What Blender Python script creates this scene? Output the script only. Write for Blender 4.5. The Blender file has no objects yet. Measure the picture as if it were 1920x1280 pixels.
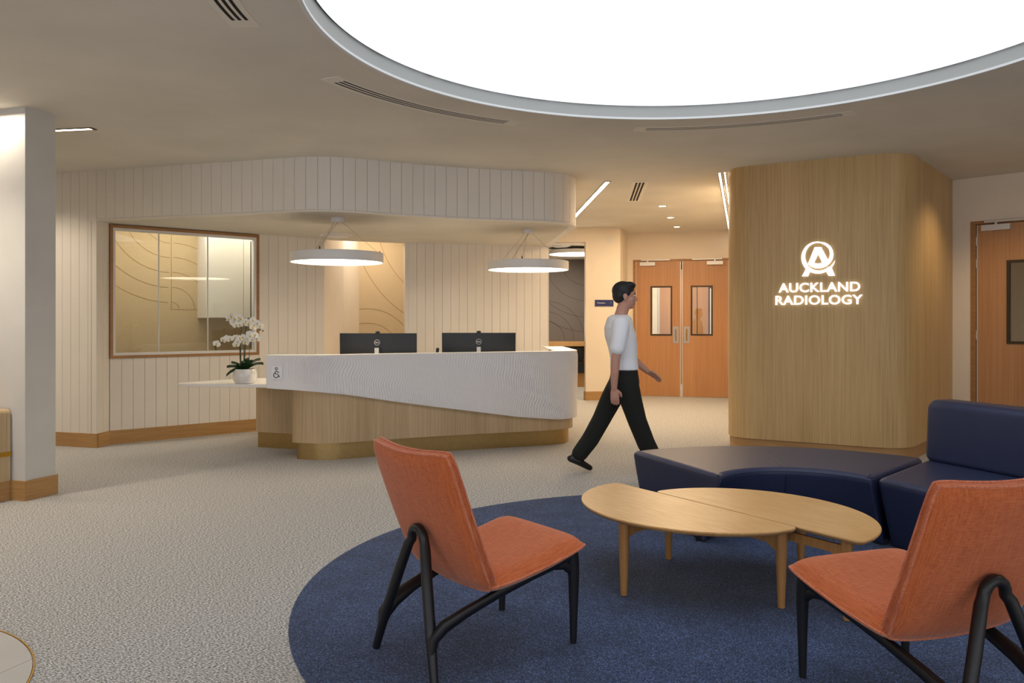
import bpy, bmesh, math, random
from mathutils import Vector, Matrix
from mathutils.geometry import tessellate_polygon
random.seed(7)
PI = math.pi
C = bpy.context.scene.collection
S = bpy.context.scene

# ------------------------------------------------------------------ camera
F_PX, H_Y, EYE = 1500.0, 603.0, 1.35
cam = bpy.data.cameras.new('camera')
cam.sensor_fit = 'HORIZONTAL'; cam.sensor_width = 36.0
cam.lens = 36.0 * F_PX / 1920.0
cam.shift_y = -(640.0 - H_Y) / 1920.0
cam.clip_start = 0.05; cam.clip_end = 200
camo = bpy.data.objects.new('camera', cam); C.objects.link(camo)
camo.location = (0, 0, EYE); camo.rotation_euler = (PI/2, 0, 0)
S.camera = camo

# ------------------------------------------------------------------ light and exposure
S.view_settings.view_transform = 'Standard'
S.view_settings.look = 'None'
S.view_settings.gamma = 1.0
S.view_settings.use_curve_mapping = False
S.view_settings.exposure = 0.0
W = bpy.data.worlds.new('world'); S.world = W; W.use_nodes = True
W.node_tree.nodes['Background'].inputs[0].default_value = (0.92, 0.93, 1.0, 1)
W.node_tree.nodes['Background'].inputs[1].default_value = 1.5

WARM = (1.0, 0.75, 0.47); WARM2 = (1.0, 0.86, 0.69); NEUT = (0.90, 0.96, 1.0)
def area(name, loc, sx, sy, power, col, rot=(0, 0, 0)):
    l = bpy.data.lights.new(name, 'AREA'); l.shape = 'RECTANGLE'; l.size = sx; l.size_y = sy
    l.energy = power; l.color = col
    o = bpy.data.objects.new(name, l); C.objects.link(o); o.location = loc; o.rotation_euler = rot
    return o
def spot(name, loc, power, col, ang=110, blend=0.8, rot=(0, 0, 0), size=0.05):
    l = bpy.data.lights.new(name, 'SPOT'); l.energy = power; l.color = col
    l.spot_size = math.radians(ang); l.spot_blend = blend; l.shadow_soft_size = size
    o = bpy.data.objects.new(name, l); C.objects.link(o); o.location = loc; o.rotation_euler = rot
    return o
DISC_E = 1.2      # luminous ceiling
PEND_E = 9.0       # pendant diffusers
STRIP_E = 14.0     # linear lights
# unseen room downlights, left ones added to brighten the boards; lights of rooms behind
for (x, y, p, c) in [(-4.3, 5.2, 130, WARM2), (-6.2, 7.4, 120, WARM2), (-5.2, 8.0, 60, WARM2), (-2.6, 1.6, 60, NEUT), (4.85, 7.85, 48, WARM), (6.2, 5.6, 25, WARM2), (4.4, 2.6, 45, WARM2), (-5.5, 2.5, 70, WARM2)]:
    spot('down_spot', (x, y, 2.93), p, c, 130)
area('wall_wash_light', (-4.25, 6.08, 2.95), 1.1, 0.04, 16, WARM2, (math.radians(-12), 0, -0.3))
area('corridor_fill', (2.3, 11.4, 2.94), 0.7, 3.6, 85, WARM)  # unseen ceiling panel added to brighten the corridor beyond its own fittings
area('alcove_fill', (0.95, 15.9, 2.66), 0.8, 0.8, 34, WARM2)  # unseen fill added to lift the dark alcove
area('alcove_fill', (0.9, 14.2, 1.0), 0.5, 0.3, 7, WARM2, (PI, 0, 0))  # added uplight standing in for floor bounce, no fitting here
area('passage_light', (-1.9, 11.6, 2.86), 0.9, 0.6, 20, WARM2)
area('office_light', (-4.05, 9.72, 2.76), 1.1, 0.5, 15, (1.0, 0.91, 0.76), (0, 0, 0.7))
area('office_light', (-3.15, 10.45, 2.76), 1.0, 0.5, 10, (1.0, 0.91, 0.76), (0, 0, 0.7))
area('lobby_light', (3.6, 16.0, 2.75), 1.6, 1.0, 70, WARM2)

# ------------------------------------------------------------------ helpers
def hexc(s):
    v = [int(s[i:i+2], 16) / 255 for i in (0, 2, 4)]
    return tuple(x/12.92 if x <= 0.04045 else ((x+0.055)/1.055)**2.4 for x in v) + (1,)

def newmat(name):
    m = bpy.data.materials.new(name); m.use_nodes = True
    nt = m.node_tree; b = nt.nodes['Principled BSDF']
    return m, nt, b

def mat_plain(name, col, rough=0.5, metal=0.0, noise=0.0, nscale=8, bump=0.0, bscale=200, coat=0.0, spec=0.5):
    m, nt, b = newmat(name)
    c = hexc(col)
    b.inputs['Base Color'].default_value = c
    b.inputs['Roughness'].default_value = rough
    b.inputs['Metallic'].default_value = metal
    b.inputs['Coat Weight'].default_value = coat
    b.inputs['Specular IOR Level'].default_value = spec
    tc = nt.nodes.new('ShaderNodeTexCoord')
    if noise > 0:
        n = nt.nodes.new('ShaderNodeTexNoise'); n.inputs['Scale'].default_value = nscale
        n.inputs['Detail'].default_value = 4
        nt.links.new(tc.outputs['Object'], n.inputs['Vector'])
        r = nt.nodes.new('ShaderNodeValToRGB')
        r.color_ramp.elements[0].position = 0.3; r.color_ramp.elements[1].position = 0.7
        r.color_ramp.elements[0].color = tuple(x*(1-noise) for x in c[:3]) + (1,)
        r.color_ramp.elements[1].color = tuple(min(1, x*(1+noise)) for x in c[:3]) + (1,)
        nt.links.new(n.outputs['Fac'], r.inputs['Fac']); nt.links.new(r.outputs['Color'], b.inputs['Base Color'])
    if bump > 0:
        n2 = nt.nodes.new('ShaderNodeTexNoise'); n2.inputs['Scale'].default_value = bscale
        nt.links.new(tc.outputs['Object'], n2.inputs['Vector'])
        bp = nt.nodes.new('ShaderNodeBump'); bp.inputs['Strength'].default_value = bump; bp.inputs['Distance'].default_value = 0.002
        nt.links.new(n2.outputs['Fac'], bp.inputs['Height']); nt.links.new(bp.outputs['Normal'], b.inputs['Normal'])
    return m

def mat_wood(name, c1, c2, rough=0.45, sc=(45, 45, 1.2), fine=3.0, contrast=(0.35, 0.68), bump=0.05, rot=0.0):
    m, nt, b = newmat(name)
    tc = nt.nodes.new('ShaderNodeTexCoord'); mp = nt.nodes.new('ShaderNodeMapping')
    mp.inputs['Scale'].default_value = sc; mp.inputs['Rotation'].default_value = (0, 0, rot)
    if rot:
        mr = nt.nodes.new('ShaderNodeMapping'); mr.inputs['Rotation'].default_value = (0, 0, rot)
        nt.links.new(tc.outputs['Object'], mr.inputs['Vector']); nt.links.new(mr.outputs['Vector'], mp.inputs['Vector'])
        mp.inputs['Rotation'].default_value = (0, 0, 0)
    else:
        nt.links.new(tc.outputs['Object'], mp.inputs['Vector'])
    n = nt.nodes.new('ShaderNodeTexNoise'); n.inputs['Scale'].default_value = 1.0; n.inputs['Detail'].default_value = 6
    n.inputs['Roughness'].default_value = 0.65; n.inputs['Distortion'].default_value = 0.3
    nt.links.new(mp.outputs['Vector'], n.inputs['Vector'])
    mp2 = nt.nodes.new('ShaderNodeMapping'); mp2.inputs['Scale'].default_value = (fine, fine, 0.3)
    nt.links.new(tc.outputs['Object'], mp2.inputs['Vector'])
    n2 = nt.nodes.new('ShaderNodeTexNoise'); n2.inputs['Scale'].default_value = 1.0; n2.inputs['Detail'].default_value = 2
    nt.links.new(mp2.outputs['Vector'], n2.inputs['Vector'])
    mx = nt.nodes.new('ShaderNodeMath'); mx.operation = 'MULTIPLY_ADD'; mx.inputs[1].default_value = 0.35
    nt.links.new(n2.outputs['Fac'], mx.inputs[0])
    ml = nt.nodes.new('ShaderNodeMath'); ml.operation = 'MULTIPLY'; ml.inputs[1].default_value = 0.65
    nt.links.new(n.outputs['Fac'], ml.inputs[0]); nt.links.new(ml.outputs[0], mx.inputs[2])
    r = nt.nodes.new('ShaderNodeValToRGB')
    r.color_ramp.elements[0].position = contrast[0]; r.color_ramp.elements[1].position = contrast[1]
    r.color_ramp.elements[0].color = hexc(c1); r.color_ramp.elements[1].color = hexc(c2)
    nt.links.new(mx.outputs[0], r.inputs['Fac']); nt.links.new(r.outputs['Color'], b.inputs['Base Color'])
    b.inputs['Roughness'].default_value = rough
    bp = nt.nodes.new('ShaderNodeBump'); bp.inputs['Strength'].default_value = bump; bp.inputs['Distance'].default_value = 0.001
    nt.links.new(n.outputs['Fac'], bp.inputs['Height']); nt.links.new(bp.outputs['Normal'], b.inputs['Normal'])
    return m

def mat_emit(name, col, strength):
    m, nt, b = newmat(name)
    b.inputs['Base Color'].default_value = (0.9, 0.9, 0.9, 1)
    b.inputs['Emission Color'].default_value = tuple(col) + (1,)
    b.inputs['Emission Strength'].default_value = strength
    return m

def mat_carpet(name, cols, stops, sc=(110, 230, 50), rot=0.35, bump=0.6, mott=0.0):
    m, nt, b = newmat(name)
    tc = nt.nodes.new('ShaderNodeTexCoord')
    mr = nt.nodes.new('ShaderNodeMapping'); mr.inputs['Rotation'].default_value = (0, 0, rot)
    mp = nt.nodes.new('ShaderNodeMapping'); mp.inputs['Scale'].default_value = sc
    nt.links.new(tc.outputs['Object'], mr.inputs['Vector']); nt.links.new(mr.outputs['Vector'], mp.inputs['Vector'])
    n = nt.nodes.new('ShaderNodeTexNoise'); n.inputs['Scale'].default_value = 1.0; n.inputs['Detail'].default_value = 3
    n.inputs['Roughness'].default_value = 0.7
    nt.links.new(mp.outputs['Vector'], n.inputs['Vector'])
    r = nt.nodes.new('ShaderNodeValToRGB')
    e = r.color_ramp.elements
    while len(e) < len(cols): e.new(0.5)
    for i, (c, s) in enumerate(zip(cols, stops)):
        e[i].position = s; e[i].color = hexc(c)
    nt.links.new(n.outputs['Fac'], r.inputs['Fac'])
    out = r.outputs['Color']
    if mott > 0:
        n3 = nt.nodes.new('ShaderNodeTexNoise'); n3.inputs['Scale'].default_value = 5.0; n3.inputs['Detail'].default_value = 3
        nt.links.new(tc.outputs['Object'], n3.inputs['Vector'])
        mx = nt.nodes.new('ShaderNodeMix'); mx.data_type = 'RGBA'; mx.blend_type = 'MULTIPLY'
        mx.inputs[0].default_value = mott
        r3 = nt.nodes.new('ShaderNodeValToRGB'); r3.color_ramp.elements[0].position = 0.35; r3.color_ramp.elements[1].position = 0.65
        nt.links.new(n3.outputs['Fac'], r3.inputs['Fac'])
        nt.links.new(out, mx.inputs[6]); nt.links.new(r3.outputs['Color'], mx.inputs[7])
        out = mx.outputs[2]
    nt.links.new(out, b.inputs['Base Color'])
    b.inputs['Roughness'].default_value = 1.0; b.inputs['Specular IOR Level'].default_value = 0.1
    b.inputs['Sheen Weight'].default_value = 0.15
    bp = nt.nodes.new('ShaderNodeBump'); bp.inputs['Strength'].default_value = bump; bp.inputs['Distance'].default_value = 0.004
    nt.links.new(n.outputs['Fac'], bp.inputs['Height']); nt.links.new(bp.outputs['Normal'], b.inputs['Normal'])
    return m

def mat_fabric(name, c1, c2, rough=0.85, sc=1100):
    m, nt, b = newmat(name)
    tc = nt.nodes.new('ShaderNodeTexCoord')
    outs = []
    for s in ((sc, sc*0.05, sc), (sc*0.04, sc, sc*0.04)):
        mp = nt.nodes.new('ShaderNodeMapping'); mp.inputs['Scale'].default_value = s
        nt.links.new(tc.outputs['Object'], mp.inputs['Vector'])
        n = nt.nodes.new('ShaderNodeTexNoise'); n.inputs['Scale'].default_value = 0.35; n.inputs['Detail'].default_value = 2
        nt.links.new(mp.outputs['Vector'], n.inputs['Vector']); outs.append(n.outputs['Fac'])
    ad = nt.nodes.new('ShaderNodeMath'); ad.operation = 'ADD'
    nt.links.new(outs[0], ad.inputs[0]); nt.links.new(outs[1], ad.inputs[1])
    ml = nt.nodes.new('ShaderNodeMath'); ml.operation = 'MULTIPLY'; ml.inputs[1].default_value = 0.5
    nt.links.new(ad.outputs[0], ml.inputs[0])
    r = nt.nodes.new('ShaderNodeValToRGB')
    r.color_ramp.elements[0].position = 0.36; r.color_ramp.elements[1].position = 0.62
    r.color_ramp.elements[0].color = hexc(c1); r.color_ramp.elements[1].color = hexc(c2)
    nt.links.new(ml.outputs[0], r.inputs['Fac']); nt.links.new(r.outputs['Color'], b.inputs['Base Color'])
    b.inputs['Roughness'].default_value = rough; b.inputs['Sheen Weight'].default_value = 0.25
    b.inputs['Specular IOR Level'].default_value = 0.25
    bp = nt.nodes.new('ShaderNodeBump'); bp.inputs['Strength'].default_value = 0.25; bp.inputs['Distance'].default_value = 0.001
    nt.links.new(ml.outputs[0], bp.inputs['Height']); nt.links.new(bp.outputs['Normal'], b.inputs['Normal'])
    return m

def mat_glass(name, tint=(1, 1, 1, 1)):
    m, nt, b = newmat(name)
    b.inputs['Base Color'].default_value = tint
    b.inputs['Roughness'].default_value = 0.0
    b.inputs['Transmission Weight'].default_value = 1.0
    b.inputs['IOR'].default_value = 1.45
    return m

M = dict(
    ceiling=mat_plain('ceiling_plaster', 'ddd8cd', 0.95, noise=0.05, nscale=1.6, bump=0.15, bscale=30),
    board=mat_plain('painted_board', 'e4ddd2', 0.5, noise=0.015, nscale=3),
    boardback=mat_plain('board_joint', 'a0957f', 0.8),
    wallp=mat_plain('wall_paint', 'e6d9c6', 0.8, noise=0.02, nscale=3),
    column=mat_plain('column_plaster', 'cbc9c4', 0.85, noise=0.03, nscale=4),
    white=mat_plain('white_solid_surface', 'e9e7e8', 0.35),
    cream=mat_plain('cream_counter', 'f3efe8', 0.3),
    whitem=mat_plain('white_metal', 'e2e0df', 0.4),
    lip=mat_plain('white_light_trim', 'dfe2e4', 0.5),
    veneer=mat_wood('oak_veneer', 'b6945f', 'dab985', 0.5, (75, 75, 1.4), 4.0),
    veneer2=mat_wood('oak_veneer_pale', 'b0956e', 'd2b994', 0.5, (75, 75, 1.4), 4.0),
    skirt=mat_wood('oak_skirting', 'a07846', 'bf9662', 0.5, (3, 3, 55), 1.0),
    door=mat_wood('door_veneer', 'ae7a4c', 'c59364', 0.4, (50, 50, 1.0), 3.0),
    frame=mat_wood('timber_frame', '94683a', 'b28450', 0.45, (6, 6, 30), 2.0),
    tabletop=mat_wood('oak_table', 'bd8b50', 'e0b67e', 0.35, (7, 60, 60), 2.0, rot=0.976, contrast=(0.3, 0.7)),
    tableleg=mat_wood('oak_leg', 'a87740', 'c6945a', 0.4, (50, 50, 3), 2.0),
    brass=mat_plain('brushed_brass', 'b49a68', 0.42, 1.0, noise=0.05, nscale=20),
    brassb=mat_plain('bright_brass', 'c79a3a', 0.35, 1.0),
    black=mat_plain('black_stained_ash', '17171a', 0.42, noise=0.1, nscale=60),
    blackp=mat_plain('black_plastic', '17181a', 0.35),
    darkm=mat_plain('dark_bronze', '4a3c2c', 0.4, 0.6),
    steel=mat_plain('brushed_steel', 'b4aa9c', 0.35, 0.9),
    silver=mat_plain('silver_plastic', 'd6d3cf', 0.35, 0.3),
    recess=mat_plain('recess_shade_grey', 'aeb0af', 0.8),  # grey darker than the trim puts shade into the recess colour
    gap=mat_plain('gap_shade_grey', '5c5e5e', 0.8),  # grey painted in for the shade beside the glowing disc
    ventm=mat_plain('vent_paint', 'e6e1d6', 0.6),
    slot=mat_plain('vent_void', '141414', 0.9),
    carpet=mat_carpet('grey_loop_carpet', ['101119', 'a09e9b', 'c6c3be', 'ffffff'], [0.38, 0.46, 0.56, 0.64], sc=(80, 170, 50)),
    rug=mat_carpet('navy_carpet', ['0f172c', '2c3c60', '7490c4'], [0.34, 0.5, 0.70], sc=(170, 170, 60), rot=0.2, bump=0.4, mott=0.25),
    stone=mat_plain('pale_stone', 'bdb8b2', 0.5, noise=0.03, nscale=5),
    orange=mat_fabric('orange_woven', 'ae5228', 'd07240'),
    orange2=mat_fabric('orange_piping', 'b0583a', 'd98660', sc=900),
    leather=mat_plain('navy_leather', '2b3350', 0.42, noise=0.06, nscale=12, bump=0.12, bscale=350, spec=0.35),
    leatherseam=mat_plain('navy_seam', '1a1f3c', 0.5),
    felt=mat_plain('beige_felt', 'cbb592', 0.95, noise=0.06, nscale=150),
    feltl=mat_plain('felt_groove', 'a0855c', 0.95),
    felt2=mat_plain('grey_felt', '77716f', 0.95, noise=0.16, nscale=120),
    felt2l=mat_plain('grey_felt_groove', '565155', 0.95),
    glass=mat_glass('window_glass', (0.93, 0.97, 0.93, 1)),
    disc=mat_emit('luminous_membrane', NEUT, DISC_E),
    pend=mat_emit('pendant_diffuser', (1.0, 0.86, 0.66), PEND_E),
    strip=mat_emit('linear_light', (1.0, 0.82, 0.62), STRIP_E),
    logo=mat_emit('lit_lettering', (1.0, 1.0, 1.0), 1.0),
    blue=mat_plain('navy_sign', '14205e', 0.5),
    textw=mat_plain('sign_text', 'c9cbe0', 0.5),
    cyan=mat_plain('sign_arrow', '2fa8a0', 0.5),
    ink=mat_plain('black_ink', '0c0c0c', 0.5),
    plate=mat_plain('white_plate', 'f0eff0', 0.3),
    ceramic=mat_plain('white_ceramic', 'e8e3dc', 0.12, coat=0.5),
    leaf=mat_plain('orchid_leaf', '22401f', 0.35, noise=0.2, nscale=20),
    stem=mat_plain('orchid_stem', '3a4326', 0.5),
    petal=mat_plain('orchid_petal', 'f3f0e6', 0.6),
    lipy=mat_plain('orchid_lip', 'd8b63e', 0.6),
    soil=mat_plain('dark_moss', '3d3320', 0.9),
    skin=mat_plain('skin', 'c08f7c', 0.55, noise=0.03, nscale=12),
    lips=mat_plain('lips', '9a5a50', 0.5),
    hair=mat_plain('black_hair', '151316', 0.6, bump=0.4, bscale=160),
    shirt=mat_plain('white_cotton', 'eceef4', 0.85, bump=0.2, bscale=14),
    trouser=mat_plain('black_twill', '101311', 0.85),
    shoe=mat_plain('black_shoe_leather', '0c0c0e', 0.25),
    eye=mat_plain('eye_white', 'dddad5', 0.3),
)

def link_mesh(name, verts, faces, mat, parent=None, smooth=False, loc=None):
    me = bpy.data.meshes.new(name); me.from_pydata([tuple(v) for v in verts], [], faces); me.update()
    bm = bmesh.new(); bm.from_mesh(me); bmesh.ops.recalc_face_normals(bm, faces=bm.faces); bm.to_mesh(me); bm.free()
    me.materials.append(mat)
    if smooth:
        for p in me.polygons: p.use_smooth = True
    o = bpy.data.objects.new(name, me); C.objects.link(o)
    if parent: o.parent = parent
    if loc: o.location = loc
    return o

class MB:
    """collects simple solids into one mesh"""
    def __init__(s): s.v = []; s.f = []
    def add(s, v, f):
        n = len(s.v); s.v += [Vector(x) for x in v]; s.f += [tuple(i+n for i in q) for q in f]
    def box(s, x0, x1, y0, y1, z0, z1, T=None):
        v = [Vector((x, y, z)) for z in (z0, z1) for y in (y0, y1) for x in (x0, x1)]
        if T: v = [T(p) for p in v]
        s.add(v, [(0, 2, 3, 1), (4, 5, 7, 6), (0, 1, 5, 4), (2, 6, 7, 3), (0, 4, 6, 2), (1, 3, 7, 5)])
    def prism(s, plan, z0, z1):
        n = len(plan)
        v = [(p[0], p[1], z0) for p in plan] + [(p[0], p[1], z1) for p in plan]
        s.add(v, [tuple(range(n))[::-1], tuple(range(n, 2*n))] + [(i, (i+1) % n, n+(i+1) % n, n+i) for i in range(n)])
    def tube(s, pts, rad, seg=10, caps=True, sq=(1, 1), up=None, round_caps=False):
        pts = [Vector(p) for p in pts]; n = len(pts)
        if not isinstance(rad, (list, tuple)): rad = [rad]*n
        if round_caps:
            d0 = (pts[0]-pts[1]).normalized(); d1 = (pts[-1]-pts[-2]).normalized(); r0, r1 = rad[0], rad[-1]
            pre = [(pts[0]+d0*r0*math.sin(a), r0*math.cos(a)) for a in (1.45, 1.1, 0.7, 0.35)]
            post = [(pts[-1]+d1*r1*math.sin(a), r1*math.cos(a)) for a in (0.35, 0.7, 1.1, 1.45)]
            rad = [q[1] for q in pre] + list(rad) + [q[1] for q in post]
            pts = [q[0] for q in pre] + pts + [q[0] for q in post]; n = len(pts)
        v = []; prev = None
        for i, p in enumerate(pts):
            d = (pts[min(i+1, n-1)] - pts[max(i-1, 0)]).normalized()
            if prev is None:
                a = Vector(up) if up else (Vector((0, 0, 1)) if abs(d.z) < 0.9 else Vector((1, 0, 0)))
                u = (a - d*a.dot(d)).normalized()
            else:
                u = (prev - d*prev.dot(d)).normalized()
            prev = u; w = d.cross(u)
            for k in range(seg):
                t = 2*PI*k/seg
                v.append(p + u*(math.cos(t)*rad[i]*sq[0]) + w*(math.sin(t)*rad[i]*sq[1]))
        f = [(i*seg+k, i*seg+(k+1) % seg, (i+1)*seg+(k+1) % seg, (i+1)*seg+k) for i in range(n-1) for k in range(seg)]
        if caps: f += [tuple(range(seg))[::-1], tuple(range((n-1)*seg, n*seg))]
        s.add(v, f)
    def ball(s, c, r, seg=14, rings=8, R=None):
        if not isinstance(r, (list, tuple)): r = (r, r, r)
        c = Vector(c); v = [Vector((0, 0, -1))]
        for i in range(1, rings):
            a = -PI/2 + PI*i/rings
            v += [Vector((math.cos(a)*math.cos(2*PI*k/seg), math.cos(a)*math.sin(2*PI*k/seg), math.sin(a))) for k in range(seg)]
        v.append(Vector((0, 0, 1))); L = len(v)-1
        v = [Vector((p.x*r[0], p.y*r[1], p.z*r[2])) for p in v]
        if R: v = [R @ p for p in v]
        v = [p + c for p in v]
        f = [(0, 1+(k+1) % seg, 1+k) for k in range(seg)]
        for i in range(rings-2):
            b = 1+i*seg
            f += [(b+k, b+(k+1) % seg, b+seg+(k+1) % seg, b+seg+k) for k in range(seg)]
        b = 1+(rings-2)*seg
        f += [(b+k, b+(k+1) % seg, L) for k in range(seg)]
        s.add(v, f)
    def lathe(s, prof, c=(0, 0, 0), seg=32, ring=0):
        n = len(prof); v = []
        for (r, z) in prof:
            v += [(c[0]+r*math.cos(2*PI*k/seg), c[1]+r*math.sin(2*PI*k/seg), c[2]+z) for k in range(seg)]
        f = [(i*seg+k, i*seg+(k+1) % seg, (i+1)*seg+(k+1) % seg, (i+1)*seg+k) for i in range(n-1) for k in range(seg)]
        if ring == 1: f += [((n-1)*seg+k, (n-1)*seg+(k+1) % seg, (k+1) % seg, k) for k in range(seg)]
        if ring: s.add(v, f); return
        if prof[0][0] > 1e-6: f.append(tuple(range(seg))[::-1])
        if prof[-1][0] > 1e-6: f.append(tuple(range((n-1)*seg, n*seg)))
        s.add(v, f)
    def loftplan(s, plan, prof, shift=None):
        """plan: closed loop (x,y); prof: list of (inset, z); caps at both ends"""
        n = len(plan); P = [Vector((p[0], p[1])) for p in plan]
        ar = sum(P[i].x*P[(i+1) % n].y - P[(i+1) % n].x*P[i].y for i in range(n))
        sg = 1 if ar > 0 else -1
        N = []
        for i in range(n):
            a = (P[i]-P[i-1]).normalized(); b = (P[(i+1) % n]-P[i]).normalized()
            na = Vector((-a.y, a.x))*sg; nb = Vector((-b.y, b.x))*sg
            m = (na+nb); m = m.normalized() if m.length > 1e-6 else na
            N.append(m / max(0.5, m.dot(na)))
        v = []
        for pr_ in prof:
            ins, z = pr_[0], pr_[1]; sh_ = pr_[2] if len(pr_) > 2 else 0.0
            for i in range(n):
                q = P[i]+N[i]*ins
                if shift and sh_: q = q+shift(P[i])*sh_
                v.append((q.x, q.y, z))
        k = len(prof)
        f = [(j*n+i, j*n+(i+1) % n, (j+1)*n+(i+1) % n, (j+1)*n+i) for j in range(k-1) for i in range(n)]
        if n > 12:
            for q in (0, k-1):
                tr_ = tessellate_polygon([[Vector(v[q*n+i]) for i in range(n)]])
                f += [tuple(q*n+i for i in t_) for t_ in tr_]
        else: f += [tuple(range(n))[::-1], tuple(range((k-1)*n, k*n))]
        s.add(v, f)
    def build(s, name, mat, parent=None, smooth=False, loc=None):
        o = link_mesh(name, s.v, s.f, mat, parent, False, loc)
        if smooth: shade_auto(o)
        return o

def shade_auto(o, ang=40):
    me = o.data
    for p in me.polygons: p.use_smooth = len(p.vertices) <= 14 and not (len(p.vertices) == 3 and abs(p.normal.z) > 0.9999)
    bm = bmesh.new(); bm.from_mesh(me)
    a = math.radians(ang)
    for e in bm.edges:
        if len(e.link_faces) == 2 and e.calc_face_angle(0) > a: e.smooth = False
    bm.to_mesh(me); bm.free()

def tag(o, label=None, cat=None, group=None, kind=None):
    if label: o['label'] = label
    if cat: o['category'] = cat
    if group: o['group'] = group
    if kind: o['kind'] = kind
    return o
def struct(o, label=None): o['kind'] = 'structure'; tag(o, label); return o
def thing(name, label, cat, loc=(0, 0, 0), rz=0, group=None):
    o = bpy.data.objects.new(name, None); C.objects.link(o); o.location = loc; o.rotation_euler = (0, 0, rz)
    o.empty_display_size = 0.1
    return tag(o, label, cat, group)
def sempty(name, loc=(0, 0, 0)):
    o = bpy.data.objects.new(name, None); C.objects.link(o); o.location = loc; return struct(o)

class Run:
    """vertical wall plane along P0->P1 in plan; n points towards the camera side"""
    def __init__(s, P0, P1, flip=False):
        s.P0 = Vector(P0); s.P1 = Vector(P1); s.d = (s.P1-s.P0); s.L = s.d.length; s.d.normalize()
        s.n = Vector((s.d.y, -s.d.x))
        mid = (s.P0+s.P1)/2
        if s.n.dot(-mid) < 0: s.n = -s.n
        if flip: s.n = -s.n
    def T(s, p):   # (along, out, z)
        q = s.P0 + s.d*p[0] + s.n*p[1]
        return Vector((q.x, q.y, p[2]))
    def at_px(s, px):
        k = (px-960)/F_PX     # X = k*Y
        return (k*s.P0.y - s.P0.x)/(s.d.x - k*s.d.y)
    def z_at(s, px, py):
        a = s.at_px(px); Y = (s.P0+s.d*a).y
        return EYE-(py-H_Y)*Y/F_PX
    def box(s, mb, a0, a1, o0, o1, z0, z1): mb.box(a0, a1, o0, o1, z0, z1, s.T)

def smooth_path(pts, step=0.03, r=0.12):
    """polyline with rounded corners, resampled"""
    P = [Vector(p) for p in pts]; out = [P[0]]
    for i in range(1, len(P)-1):
        rr = r[i] if isinstance(r, (list, tuple)) else r
        a, b, c = P[i-1], P[i], P[i+1]
        la = min(rr, (b-a).length*0.49); lc = min(rr, (c-b).length*0.49)
        s0 = b+(a-b).normalized()*la; s1 = b+(c-b).normalized()*lc
        for k in range(13):
            t = k/12; out.append(s0*(1-t)**2 + b*2*t*(1-t) + s1*t*t)
    out.append(P[-1])
    L = [0]
    for i in range(1, len(out)): L.append(L[-1]+(out[i]-out[i-1]).length)
    tot = L[-1]; n = max(2, int(round(tot/step))); res = []; j = 0
    for k in range(n+1):
        s = tot*k/n
        while j < len(L)-2 and L[j+1] < s: j += 1
        t = (s-L[j])/max(1e-9, L[j+1]-L[j]); res.append(out[j].lerp(out[j+1], min(1, t)))
    return res
def offset_path(path, d):
    res = []
    for i, p in enumerate(path):
        t = (path[min(i+1, len(path)-1)]-path[max(i-1, 0)]).normalized()
        res.append(p+Vector((t.y, -t.x))*d)    # positive = to the right of travel (towards the camera when going +X)
    return res
def ribbon(mb, path, d0, d1, z0, z1):
    a = offset_path(path, d0); b = offset_path(path, d1)
    mb.prism([tuple(p) for p in a] + [tuple(p) for p in reversed(b)], z0, z1)

def boards(path, z0, z1, parent, w=0.12, gap=0.0026, t=0.012, mat=None, bevel=0.003, label=None):
    """vertical boards along a 2D path (fine resampled), proud of the path"""
    L = [0]
    for i in range(1, len(path)): L.append(L[-1]+(path[i]-path[i-1]).length)
    tot = L[-1]; n = max(1, int(round(tot/w))); ww = tot/n
    def at(s):
        s = min(max(s, 0), tot); j = 0
        lo, hi = 0, len(L)-1
        while hi-lo > 1:
            m = (lo+hi)//2
            if L[m] <= s: lo = m
            else: hi = m
        t = (s-L[lo])/max(1e-9, L[hi]-L[lo]); p = path[lo].lerp(path[hi], t)
        d = (path[hi]-path[lo]).normalized(); return p, Vector((d.y, -d.x))
    for k in range(n):
        s0 = k*ww+gap/2; s1 = (k+1)*ww-gap/2
        ss = [s0, s0+bevel, (s0*2+s1)/3, (s0+2*s1)/3, s1-bevel, s1]
        front = []; backp = []
        for q, s in enumerate(ss):
            p, nrm = at(s); h = t if 0 < q < 5 else t-bevel*0.7
            front.append(p+nrm*h); backp.append(p+nrm*-0.001)
        mb = MB(); mb.prism([tuple(p) for p in front]+[tuple(p) for p in reversed(backp)], z0, z1)
        mb.build('board', mat or M['board'], parent)

CZ = 2.97      # main ceiling
SZ = 2.433     # lowered soffit over the desk
def g(px, py, z=0.0):
    Y = (EYE-z)*F_PX/(py-H_Y); return Vector(((px-960)/F_PX*Y, Y))

# ================================================================== LARGE STRUCTURE
# ---- floor
mb = MB(); mb.box(-9, 9.5, -3, 21, -0.10, 0.0)
struct(mb.build('floor', M['carpet']), 'grey flecked loop carpet')

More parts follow.
